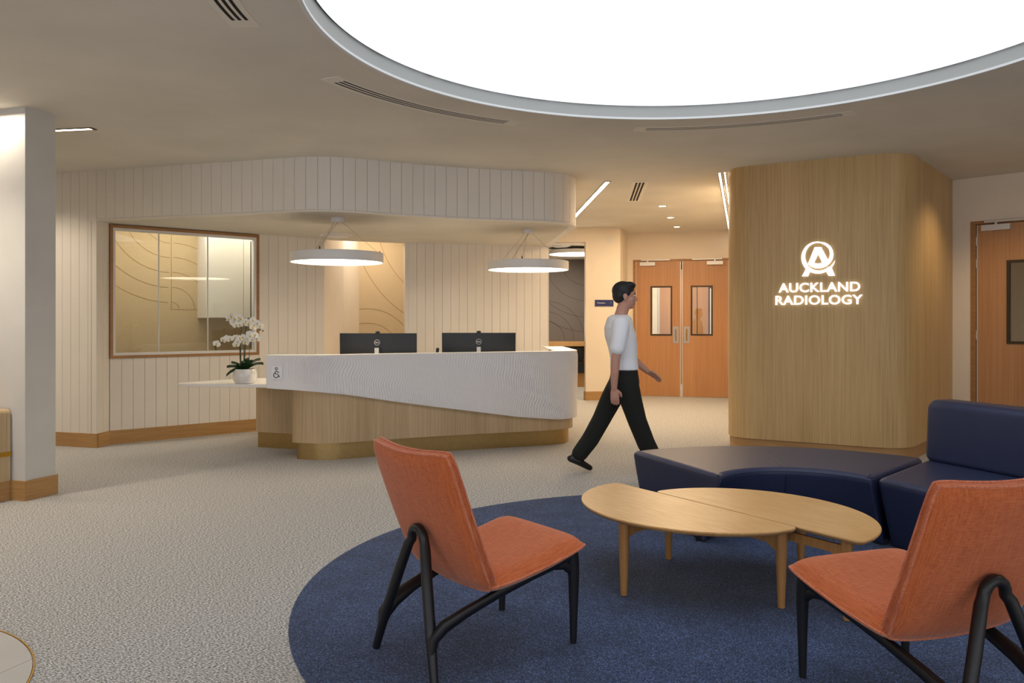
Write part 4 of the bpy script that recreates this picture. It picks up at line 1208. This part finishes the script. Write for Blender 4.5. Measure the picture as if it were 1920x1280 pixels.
# backrest block
q0 = Vector((2.755, 5.37)); q1 = q0+dd*2.0+Vector((0.0, 0)); 
q1 = Vector((3.36, 3.72))
db = (q1-q0).normalized(); nb_ = Vector((-db.y, db.x))
if nb_.x < 0: nb_ = -nb_
def rrect(P, ax, ay, w, h, r, n=6):
    pass
mb = MB(); v = []; cross = []
BT, BB, BW_ = 0.822, 0.415, 0.24
def csec(ins):
    """rounded section points (out, z) inset by ins"""
    pts = []; r = 0.055
    for cx, cz, a0 in ((BW_-r, BT-r, 0), (r, BT-r, 90), (r*0.6, BB+r*0.6, 180), (BW_-r*0.6, BB+r*0.6, 270)):
        rr = r if cz > 0.6 else r*0.6
        for k in range(7):
            a = D(a0+15*k); pts.append((cx+math.cos(a)*rr, cz+math.sin(a)*rr))
    mx = BW_/2; mz = (BT+BB)/2
    return [(mx+(x-mx)*(1-ins/(BW_/2)), mz+(z-mz)*(1-ins/((BT-BB)/2))) for x, z in pts]
Lb = (q1-q0).length
ends = [(0.0, 0.055), (0.005, 0.032), (0.018, 0.012), (0.045, 0.0)]
st_ = [(s, i) for s, i in ends] + [(Lb*k/10, 0.0) for k in range(1, 10)] + [(Lb-s, i) for s, i in reversed(ends)]
for s, ins in st_:
    for (oo, z) in csec(ins):
        lean = 0.05*(z-BB)
        p_ = q0+db*s+nb_*(oo+lean); v.append((p_.x, p_.y, z))
m = 28; f = []
for i in range(len(st_)-1):
    for k in range(m): f.append((i*m+k, i*m+(k+1) % m, (i+1)*m+(k+1) % m, (i+1)*m+k))
f += [tuple(range(m))[::-1], tuple(range((len(st_)-1)*m, len(st_)*m))]
mb.add(v, f); mb.build('backrest', M['leather'], sec, smooth=True)

# ================================================================== things on and behind the desk
def monitor(label, x, y, rz, lean):
    t = thing('computer_monitor', label, 'monitor', (x, y, 0.74), rz)
    Wd, Hh = 0.82, 0.365; n = 24; R_ = 1.9
    z1 = 0.487; z0 = z1-Hh
    v = []
    for k in range(n+1):
        xx = -Wd/2+Wd*k/n; yy = -(xx*xx)/(2*R_)*-1     # ends towards the user side (+y)
        for (zz, dy) in ((z0, 0.0), (z1, 0.0)):
            v.append((xx*(1.0+0.02*(zz-z0)), yy-0.012, zz)); v.append((xx, yy+0.012, zz))
    f = []
    for k in range(n):
        a = 4*k; f += [(a, a+4, a+6, a+2), (a+1, a+3, a+7, a+5), (a, a+1, a+5, a+4), (a+2, a+6, a+7, a+3)]
    f += [(0, 2, 3, 1), (4*n, 4*n+1, 4*n+3, 4*n+2)]
    mb = MB(); mb.add(v, f); mb.build('screen_housing', M['blackp'], t)
    mb = MB(); mb.box(-0.022, 0.022, -0.075, -0.036, 0.0, z1-0.155); mb.build('stand_neck', M['silver'], t)
    mb = MB(); mb.lathe([(0.0001, 0), (0.13, 0), (0.13, 0.008), (0.0001, 0.012)], (0, -0.03, 0), 24); mb.build('stand_base', M['silver'], t)
    lz = z1-0.098
    mb = MB(); mb.tube([(0.029*math.cos(2*PI*k/24), -0.040, lz+0.029*math.sin(2*PI*k/24)) for k in range(25)], 0.0022, 6, caps=False); em = mb.build('round_logo', M['silver'], t)
    mm = Matrix(((1, 0, 0, 0), (0, 0, -1, -0.0375), (0, 1, 0, lz-0.008), (0, 0, 0, 1)))
    text_mesh('DELL', 0.02, M['silver'], 'lettering', em, mm, 0.001, 0.0005, fit=(0.042, 0.015))
    mb = MB(); mb.lathe([(0.0001, 0), (0.024, 0.0), (0.026, 0.008), (0.020, 0.02), (0.0001, 0.026)], (0, 0.0, z1), 16); mb.build('webcam', M['blackp'], t, smooth=True)
    return t
monitor('wide black monitor seen from behind, left of the two on the desk', -1.435, 8.55, 0.0, 0)
monitor('wide black monitor seen from behind, right of the two on the desk', -0.37, 8.92, 0.03, 0)
ph = thing('desk_phone', 'small black desk phone peeking over the counter left of the right monitor', 'phone', (-0.757, 8.75, 0.74))
mb = MB(); mb.box(-0.04, 0.05, -0.04, 0.10, 0.0, 0.27); mb.build('phone_body', M['blackp'], ph)
mb = MB(); mb.tube([(-0.055, -0.02, 0.20), (-0.06, -0.03, 0.25), (-0.055, -0.02, 0.31)], [0.018, 0.012, 0.018], 8, round_caps=True); mb.build('handset', M['blackp'], ph)

# orchid
orc = thing('potted_orchid', 'white potted orchid on the low ledge at the left end of the desk', 'plant', (-2.625, 7.86, 0.746))
mb = MB(); mb.lathe([(0.075, 0.0), (0.092, 0.004), (0.110, 0.035), (0.115, 0.075), (0.110, 0.115), (0.100, 0.142), (0.094, 0.142), (0.100, 0.11), (0.09, 0.09), (0.0001, 0.09)], seg=40); mb.build('pot', M['ceramic'], orc, smooth=True)
mb = MB(); mb.lathe([(0.097, 0.11), (0.09, 0.128), (0.0001, 0.135)], seg=24); mb.build('moss', M['soil'], orc, smooth=True)
def leaf_mesh(L, w, droop, rise):
    v = []; n = 8
    for k in range(n+1):
        t = k/n; x = L*t; z = rise*math.sin(PI*0.5*t)-droop*t*t; ww = w*math.sin(PI*(0.12+0.88*t)**0.8)**0.7*(1 if t < 0.98 else 0.2)
        for (s, up) in ((-1, 0.018), (-0.5, 0.004), (0, -0.004), (0.5, 0.004), (1, 0.018)): v.append((x, s*ww, z+up))
    f = [(k*5+i, k*5+i+1, k*5+i+6, k*5+i+5) for k in range(n) for i in range(4)]
    m_ = len(v); v += [(a, b, c-0.003) for a, b, c in v]
    f += [(m_+k*5+i+1, m_+k*5+i, m_+k*5+i+5, m_+k*5+i+6) for k in range(n) for i in range(4)]
    return v, f
for (az, L, w, dr, ri) in ((3.3, 0.17, 0.028, 0.02, 0.05), (2.9, 0.15, 0.03, -0.01, 0.06), (3.8, 0.18, 0.024, 0.09, 0.04), (-0.1, 0.19, 0.034, 0.02, 0.08), (0.5, 0.15, 0.03, 0, 0.1), (-0.7, 0.14, 0.034, 0.0, 0.09), (-1.4, 0.10, 0.034, 0.0, 0.08), (5.2, 0.12, 0.03, 0.0, 0.1), (1.6, 0.12, 0.03, 0.0, 0.1)):
    v, f = leaf_mesh(L, w, dr, ri)
    o = link_mesh('leaf', v, f, M['leaf'], orc, True); o.location = (0.0, 0.0, 0.128); o.rotation_euler = (0, 0, az)
# flower prototype (mesh data shared)
def petal(mb, a, L, w, tilt, z=0.0):
    n = 6; v = []
    for k in range(n+1):
        t = k/n; ww = w*math.sin(PI*min(1, 0.10+0.9*t))**0.6 if t < 0.999 else 0.002
        for s in (-1, 0, 1):
            r = L*t; x = r*math.cos(a)-s*ww*math.sin(a); y = r*math.sin(a)+s*ww*math.cos(a)
            v.append((x, y, z+tilt*t*t+0.004*(abs(s))))
    f = [(k*3+i, k*3+i+1, k*3+i+4, k*3+i+3) for k in range(n) for i in range(2)]
    mb.add(v, f)
mb = MB()
for a, L, w, z in ((PI/2, 0.038, 0.015, 0), (PI/2+2.2, 0.036, 0.013, -0.001), (PI/2-2.2, 0.036, 0.013, -0.001), (0.15, 0.040, 0.024, 0.002), (PI-0.15, 0.040, 0.024, 0.002)): petal(mb, a, L, w, -0.006, z)
fl0 = mb.build('flower', M['petal']); me_f = fl0.data
for p_ in me_f.polygons: p_.use_smooth = True
bpy.data.objects.remove(fl0)
mb = MB(); mb.ball((0, -0.006, 0.006), (0.007, 0.009, 0.008), 8, 5); mb.ball((0, 0.004, 0.006), (0.004, 0.004, 0.007), 6, 4)
l0 = mb.build('lip', M['lipy']); me_l = l0.data; bpy.data.objects.remove(l0)
mb = MB(); mb.ball((0, 0, 0), (0.007, 0.007, 0.011), 8, 5); b0_ = mb.build('bud', M['leaf']); me_b = b0_.data; bpy.data.objects.remove(b0_)
def opx(px, py):    # picture point at the orchid's distance -> local
    Y = 7.86; return Vector(((px-960)/F_PX*Y+2.625, 0, EYE-(py-H_Y)*Y/F_PX-0.746))
rnd = random.Random(4)
def stem(pts, flowers, buds, depth):
    base = [Vector(p_) for p_ in pts]
    sm = []
    for i in range(len(base)-1):
        for k in range(5): sm.append(base[i].lerp(base[i+1], k/5))
    sm.append(base[-1])
    mb = MB(); mb.tube(sm, 0.0042, 6); s_ = mb.build('stem', M['stem'], orc)
    for (px, py) in flowers:
        p_ = opx(px, py); p_.y = depth+rnd.uniform(-0.04, 0.03)
        o = bpy.data.objects.new('flower', me_f); C.objects.link(o); o.parent = s_; o.location = p_
        o.rotation_euler = (PI/2+rnd.uniform(-0.35, 0.25), rnd.uniform(-0.4, 0.4), rnd.uniform(-0.7, 0.7)); sc = rnd.uniform(0.92, 1.12); o.scale = (sc, sc, sc)
        o2 = bpy.data.objects.new('flower_lip', me_l); C.objects.link(o2); o2.parent = s_; o2.location = p_; o2.rotation_euler = o.rotation_euler; o2.scale = (sc, sc, sc)
    for (px, py) in buds:
        p_ = opx(px, py); p_.y = depth
        o = bpy.data.objects.new('bud', me_b); C.objects.link(o); o.parent = s_; o.location = p_; o.rotation_euler = (0.4, 0.6, 0)
def path_px(L, dep): return [Vector((opx(x, y).x, d, opx(x, y).z)) for (x, y), d in zip(L, dep)]
stem(path_px([(457, 690), (458, 640), (462, 612), (478, 602), (490, 610)], [0, 0, 0, 0.0, 0.0]), [(455, 598), (463, 602), (468, 607), (474, 600), (479, 609), (486, 606), (476, 614), (490, 611)], [(489, 618), (494, 620), (487, 615)], -0.02)
stem(path_px([(452, 690), (451, 640), (452, 612), (445, 600), (428, 598)], [0, 0.0, 0.02, 0.02, 0.0]), [(430, 598), (436, 593), (443, 598), (450, 595), (440, 604), (446, 609), (452, 609), (458, 605)], [(427, 601), (424, 599)], -0.01)
stem(path_px([(451, 690), (451, 655), (449, 640), (430, 636), (411, 646)], [0, -0.02, -0.03, -0.03, -0.03]), [(413, 644), (421, 637), (430, 634), (438, 635), (447, 633), (452, 640), (456, 634), (447, 645)], [(408, 650), (409, 654)], -0.06)
stem(path_px([(458, 690), (460, 650), (465, 632), (478, 632), (488, 630)], [0, 0, -0.02, -0.03, -0.03]), [(460, 632), (467, 636), (473, 630), (478, 636), (470, 626), (483, 628), (486, 634), (464, 641)], [(490, 633), (487, 629)], -0.05)
mb = MB(); mb.tube([(0.03, 0.02, 0.12), (0.045, 0.02, 0.45)], 0.003, 6); mb.build('support_stick', M['stem'], orc)

# alcove bench seen past the desk end
ab = thing('booth_bench', 'oak bench with dark padded back cushions against the grey felt wall in the alcove', 'bench', (0, 0, 0))
mb = MB(); mb.box(0.3, 1.6, 17.0, 17.34, 0.83, 0.93); mb.build('top_rail', M['tabletop'], ab)
mb = MB(); mb.box(0.3, 1.52, 17.05, 17.25, 0.55, 0.80); mb.build('cushion', M['blackp'], ab)
mb = MB(); mb.box(0.3, 1.52, 16.55, 17.1, 0.30, 0.50); mb.build('cushion', M['blackp'], ab)
mb = MB(); mb.box(0.3, 1.6, 16.6, 17.2, 0.0, 0.29); mb.build('base', M['tableleg'], ab)
mb = MB(); mb.box(1.54, 1.60, 16.6, 17.3, 0.0, 0.90); mb.build('side_panel', M['tableleg'], ab)
mb = MB(); mb.box(0.3, 1.54, 17.2, 17.34, 0.0, 0.83); mb.build('back_panel', M['tableleg'], ab)

# timber bench end at far left against the pier
bx = thing('timber_bench_end', 'rounded oak bench end with a brass inlay strip beside the grey pier', 'bench')
n0 = Vector((-cd.x, -cd.y))
p0 = colA+cl*0.128-cd*0.014
dirL = Vector((-0.42, -0.90)).normalized()
# side face runs from the pier towards the camera and left
prf = [(0, 0.15), (0, 0.69)]
def face_prism(mb, p, d, L, thick, z0, z1, rtop):
    nrm = cl.copy()
    sec_ = [(0.0, z0)]
    for k in range(7):
        a = PI/2*k/6; sec_.append((rtop*(1-math.cos(a)), z1-rtop+rtop*math.sin(a)))
    sec_ += [(thick, z1), (thick, z0)]
    v = []
    for s in (0.0, L):
        for (o_, z) in sec_:
            q = p+d*s+nrm*o_; v.append((q.x, q.y, z))
    k = len(sec_); f = [tuple(range(k)), tuple(range(k, 2*k))[::-1]]+[(i, (i+1) % k, k+(i+1) % k, k+i) for i in range(k)]
    mb.add(v, f)
mb = MB(); face_prism(mb, p0, dirL, 1.0, 0.8, 0.15, 0.69, 0.035); mb.build('end_panel', M['veneer2'], bx, smooth=True)
mb = MB(); face_prism(mb, p0+Vector((0.006, 0.0)), dirL, 1.0, 0.02, 0.335, 0.37, 0.001); mb.build('brass_strip', M['brassb'], bx)
mb = MB(); face_prism(mb, p0+Vector((-0.004, 0)), dirL, 1.0, 0.7, 0.0, 0.15, 0.001); mb.build('plinth', M['skirt'], bx)

# ================================================================== WALKING PERSON
per = thing('person', 'person in a white t-shirt and black trousers walking right past the desk', 'person', (0, 0, 0))
PY = 7.12
def remesh(mb, name, mat, vox, smooth_it, parent):
    o = mb.build(name, mat)
    md = o.modifiers.new('r', 'REMESH'); md.mode = 'VOXEL'; md.voxel_size = vox
    ms = o.modifiers.new('s', 'SMOOTH'); ms.iterations = smooth_it; ms.factor = 0.5
    dg = bpy.context.evaluated_depsgraph_get(); dg.update()
    me = bpy.data.meshes.new_from_object(o.evaluated_get(dg)); bpy.data.objects.remove(o)
    me.materials.clear(); me.materials.append(mat)
    for p_ in me.polygons: p_.use_smooth = True
    o = bpy.data.objects.new(name, me); C.objects.link(o); o.parent = parent; return o
def Q(x, y, z): return Vector((x, PY+y, z))
def dens(pts, rad, n=4):
    P_, R_ = [], []
    for i in range(len(pts)-1):
        for k in range(n):
            t = k/n; P_.append(Vector(pts[i]).lerp(Vector(pts[i+1]), t)); R_.append(rad[i]*(1-t)+rad[i+1]*t)
    P_.append(Vector(pts[-1])); R_.append(rad[-1]); return P_, R_
def limb(mb, pts, rad, sq=(1, 1), up=None):
    P_, R_ = dens(pts, rad, 3); mb.tube(P_, R_, 14, round_caps=True, sq=sq, up=up)
B = MB()
# head
hc = Q(1.005, 0, 1.585)
B.ball(hc+Vector((-0.010, 0, 0.022)), (0.096, 0.076, 0.090), 20, 12)
B.ball(hc+Vector((0.022, 0, -0.045)), (0.070, 0.060, 0.080), 18, 10)
B.ball(hc+Vector((0.058, 0, -0.100)), (0.026, 0.030, 0.022), 12, 8)      # chin
B.ball(hc+Vector((0.070, 0, 0.012)), (0.022, 0.048, 0.014), 12, 8)       # brow
limb(B, [hc+Vector((0.082, 0, 0.000)), hc+Vector((0.104, 0, -0.036))], [0.008, 0.014])   # nose
B.ball(hc+Vector((0.098, 0, -0.042)), (0.014, 0.018, 0.010), 10, 6)
for s in (1, -1):
    B.ball(hc+Vector((-0.006, s*0.078, -0.018)), (0.020, 0.010, 0.032), 10, 8)   # ears
    B.ball(hc+Vector((0.050, s*0.040, -0.035)), (0.026, 0.022, 0.024), 10, 6)    # cheeks
limb(B, [hc+Vector((0.0, 0, -0.06)), Q(0.975, 0, 1.43), Q(0.960, 0, 1.36)], [0.056, 0.056, 0.07])
# torso
tors = [(0.955, 1.355, 0.095, 0.165), (0.950, 1.30, 0.112, 0.190), (0.965, 1.22, 0.122, 0.180), (0.985, 1.12, 0.112, 0.160), (0.995, 1.02, 0.102, 0.148), (1.000, 0.93, 0.108, 0.158), (0.998, 0.84, 0.118, 0.170), (0.995, 0.79, 0.110, 0.165)]
def torso(mb, grow=0.0, rows=tors, seg=22):
    v = []
    for (x, z, rx, ry) in rows:
        for k in range(seg):
            a = 2*PI*k/seg; ca, sa = math.cos(a), math.sin(a)
            e = 0.85
            v.append(Q(x+(rx+grow)*abs(ca)**e*(1 if ca > 0 else -1), (ry+grow)*abs(sa)**e*(1 if sa > 0 else -1), z))
    n = len(rows); f = [(i*seg+k, i*seg+(k+1) % seg, (i+1)*seg+(k+1) % seg, (i+1)*seg+k) for i in range(n-1) for k in range(seg)]
    f += [tuple(range(seg))[::-1], tuple(range((n-1)*seg, n*seg))]
    mb.add(v, f)
torso(B)
# arms: near (right) arm hangs slightly back, far (left) arm swings forward
armR = [Q(0.940, -0.180, 1.315), Q(0.915, -0.225, 1.18), Q(0.890, -0.235, 1.02), Q(0.882, -0.238, 0.90), Q(0.880, -0.228, 0.775)]
armL = [Q(0.960, 0.180, 1.315), Q(1.010, 0.215, 1.19), Q(1.075, 0.235, 1.05), Q(1.150, 0.220, 0.975), Q(1.238, 0.190, 0.895)]
for a_ in (armR, armL): limb(B, a_, [0.056, 0.047, 0.039, 0.037, 0.026])
# legs
legF = [Q(1.005, -0.085, 0.84), Q(1.040, -0.090, 0.66), Q(1.098, -0.090, 0.475), Q(1.190, -0.090, 0.27), Q(1.292, -0.090, 0.085)]
legB = [Q(0.985, 0.085, 0.84), Q(0.895, 0.088, 0.66), Q(0.800, 0.090, 0.470), Q(0.695, 0.090, 0.27), Q(0.578, 0.090, 0.135)]
for a_ in (legF, legB): limb(B, a_, [0.088, 0.074, 0.054, 0.050, 0.034])
limb(B, [Q(1.29, -0.09, 0.07), Q(1.43, -0.09, 0.075)], [0.028, 0.020]); limb(B, [Q(0.575, 0.09, 0.11), Q(0.65, 0.09, 0.055)], [0.028, 0.018])
# hands
def hand(wrist, d, palmn, side, curl):
    d = d.normalized(); palmn = (palmn-d*palmn.dot(d)).normalized(); lat = d.cross(palmn).normalized()*side
    pc = wrist+d*0.045
    limb(B, [wrist+d*0.0, wrist+d*0.03, wrist+d*0.075], [0.026, 0.036, 0.037], sq=(0.45, 1.0), up=tuple(palmn))
    for k, (off, L) in enumerate(((0.030, 0.066), (0.011, 0.074), (-0.009, 0.069), (-0.028, 0.054))):
        p_ = wrist+d*0.078+lat*off; dirf = (d+palmn*curl*0.35+lat*off*1.2).normalized(); d2 = (d+palmn*curl*1.0+lat*off*1.2).normalized(); d3 = (d*0.8+palmn*curl*1.6).normalized()
        a1 = p_+dirf*L*0.42; a2 = a1+d2*L*0.32; a3 = a2+d3*L*0.26
        limb(B, [p_-d*0.012, a1, a2, a3], [0.0098, 0.0092, 0.0085, 0.0075])
    t0 = wrist+d*0.022+lat*0.028; t1 = t0+(d*0.6+lat*0.7+palmn*0.2).normalized()*0.034; t2 = t1+(d+lat*0.15+palmn*0.25).normalized()*0.032
    limb(B, [t0, t1, t2], [0.013, 0.0115, 0.009])
hand(armR[-1], Vector((0.06, 0.02, -1)), Vector((0.2, 1, 0)), 1, 0.45)
hand(armL[-1], Vector((0.85, -0.1, -0.5)), Vector((-0.3, -0.6, -0.9)), -1, 0.4)
body_o = remesh(B, 'body', M['skin'], 0.0062, 4, per)
# hair
Hm = MB()
Hm.ball(hc+Vector((-0.018, 0, 0.040)), (0.100, 0.083, 0.088), 22, 12)
Hm.ball(hc+Vector((-0.048, 0, -0.002)), (0.066, 0.079, 0.072), 20, 10)
Hm.ball(hc+Vector((0.036, 0, 0.088)), (0.062, 0.066, 0.036), 18, 8)
for s in (1, -1): Hm.ball(hc+Vector((0.008, s*0.060, 0.025)), (0.034, 0.022, 0.040), 12, 8)
remesh(Hm, 'hair', M['hair'], 0.007, 3, per)
for s in (1, -1):
    mb = MB(); mb.ball(hc+Vector((0.0765, s*0.031, -0.006)), (0.009, 0.012, 0.007), 12, 8); ey = mb.build('eye', M['eye'], per, smooth=True)
    mb = MB(); mb.ball(hc+Vector((0.0835, s*0.031, -0.006)), (0.0035, 0.0055, 0.0055), 10, 6); mb.build('iris', M['ink'], ey)
    mb = MB(); mb.tube([hc+Vector((0.088, s*0.014, 0.014)), hc+Vector((0.088, s*0.032, 0.019)), hc+Vector((0.078, s*0.050, 0.014))], 0.0035, 6); mb.build('eyebrow', M['hair'], per)
mb = MB(); mb.ball(hc+Vector((0.087, 0, -0.073)), (0.008, 0.022, 0.006), 12, 6); mb.build('mouth', M['lips'], per, smooth=True)
# shirt
Sh = MB()
rows = [(0.960, 1.412, 0.068, 0.082), (0.955, 1.388, 0.098, 0.150)] + [(x, z, rx+0.010, ry+0.010) for (x, z, rx, ry) in tors[1:6]]
rows[-1] = (1.000, 0.925, 0.118, 0.168)
torso(Sh, 0.006, rows)
limb(Sh, [Q(0.946, -0.172, 1.322), Q(0.925, -0.222, 1.20), Q(0.908, -0.230, 1.12)], [0.078, 0.067, 0.066])
limb(Sh, [Q(0.958, 0.172, 1.322), Q(1.000, 0.212, 1.20), Q(1.030, 0.222, 1.13)], [0.078, 0.067, 0.066])
sh = remesh(Sh, 'shirt', M['shirt'], 0.008, 5, per)
# trousers
Tr = MB()
rowsT = [(1.000, 0.955, 0.104, 0.152), (1.000, 0.90, 0.112, 0.162), (0.998, 0.82, 0.126, 0.178), (0.995, 0.74, 0.120, 0.172)]
torso(Tr, 0.006, rowsT)
limb(Tr, [Q(1.008, -0.085, 0.82), Q(1.045, -0.090, 0.66), Q(1.102, -0.090, 0.475), Q(1.180, -0.090, 0.28), Q(1.262, -0.090, 0.12)], [0.105, 0.098, 0.084, 0.080, 0.076])
limb(Tr, [Q(0.985, 0.085, 0.82), Q(0.898, 0.088, 0.66), Q(0.805, 0.090, 0.470), Q(0.705, 0.090, 0.29), Q(0.612, 0.090, 0.165)], [0.105, 0.098, 0.084, 0.080, 0.074])
tr = remesh(Tr, 'trousers', M['trouser'], 0.009, 4, per)
def shoe(heel, toe, par):
    d = (toe-heel).normalized(); mb = MB()
    limb(mb, [heel+Vector((0, 0, 0.012)), heel.lerp(toe, 0.4)+Vector((0, 0, 0.014)), toe-d*0.02], [0.040, 0.042, 0.032], sq=(0.85, 1.0), up=(0, 0, 1))
    limb(mb, [heel+d*0.03+Vector((0, 0, 0.045)), heel.lerp(toe, 0.45)+Vector((0, 0, 0.025))], [0.034, 0.030])
    o = remesh(mb, 'shoe', M['shoe'], 0.006, 3, par); return o
shoe(Q(0.535, 0.09, 0.105), Q(0.715, 0.09, 0.030), per)
shoe(Q(1.285, -0.09, 0.036), Q(1.505, -0.09, 0.085), per)

for o in list(S.objects):
    if o.name == 'tmp': bpy.data.objects.remove(o)
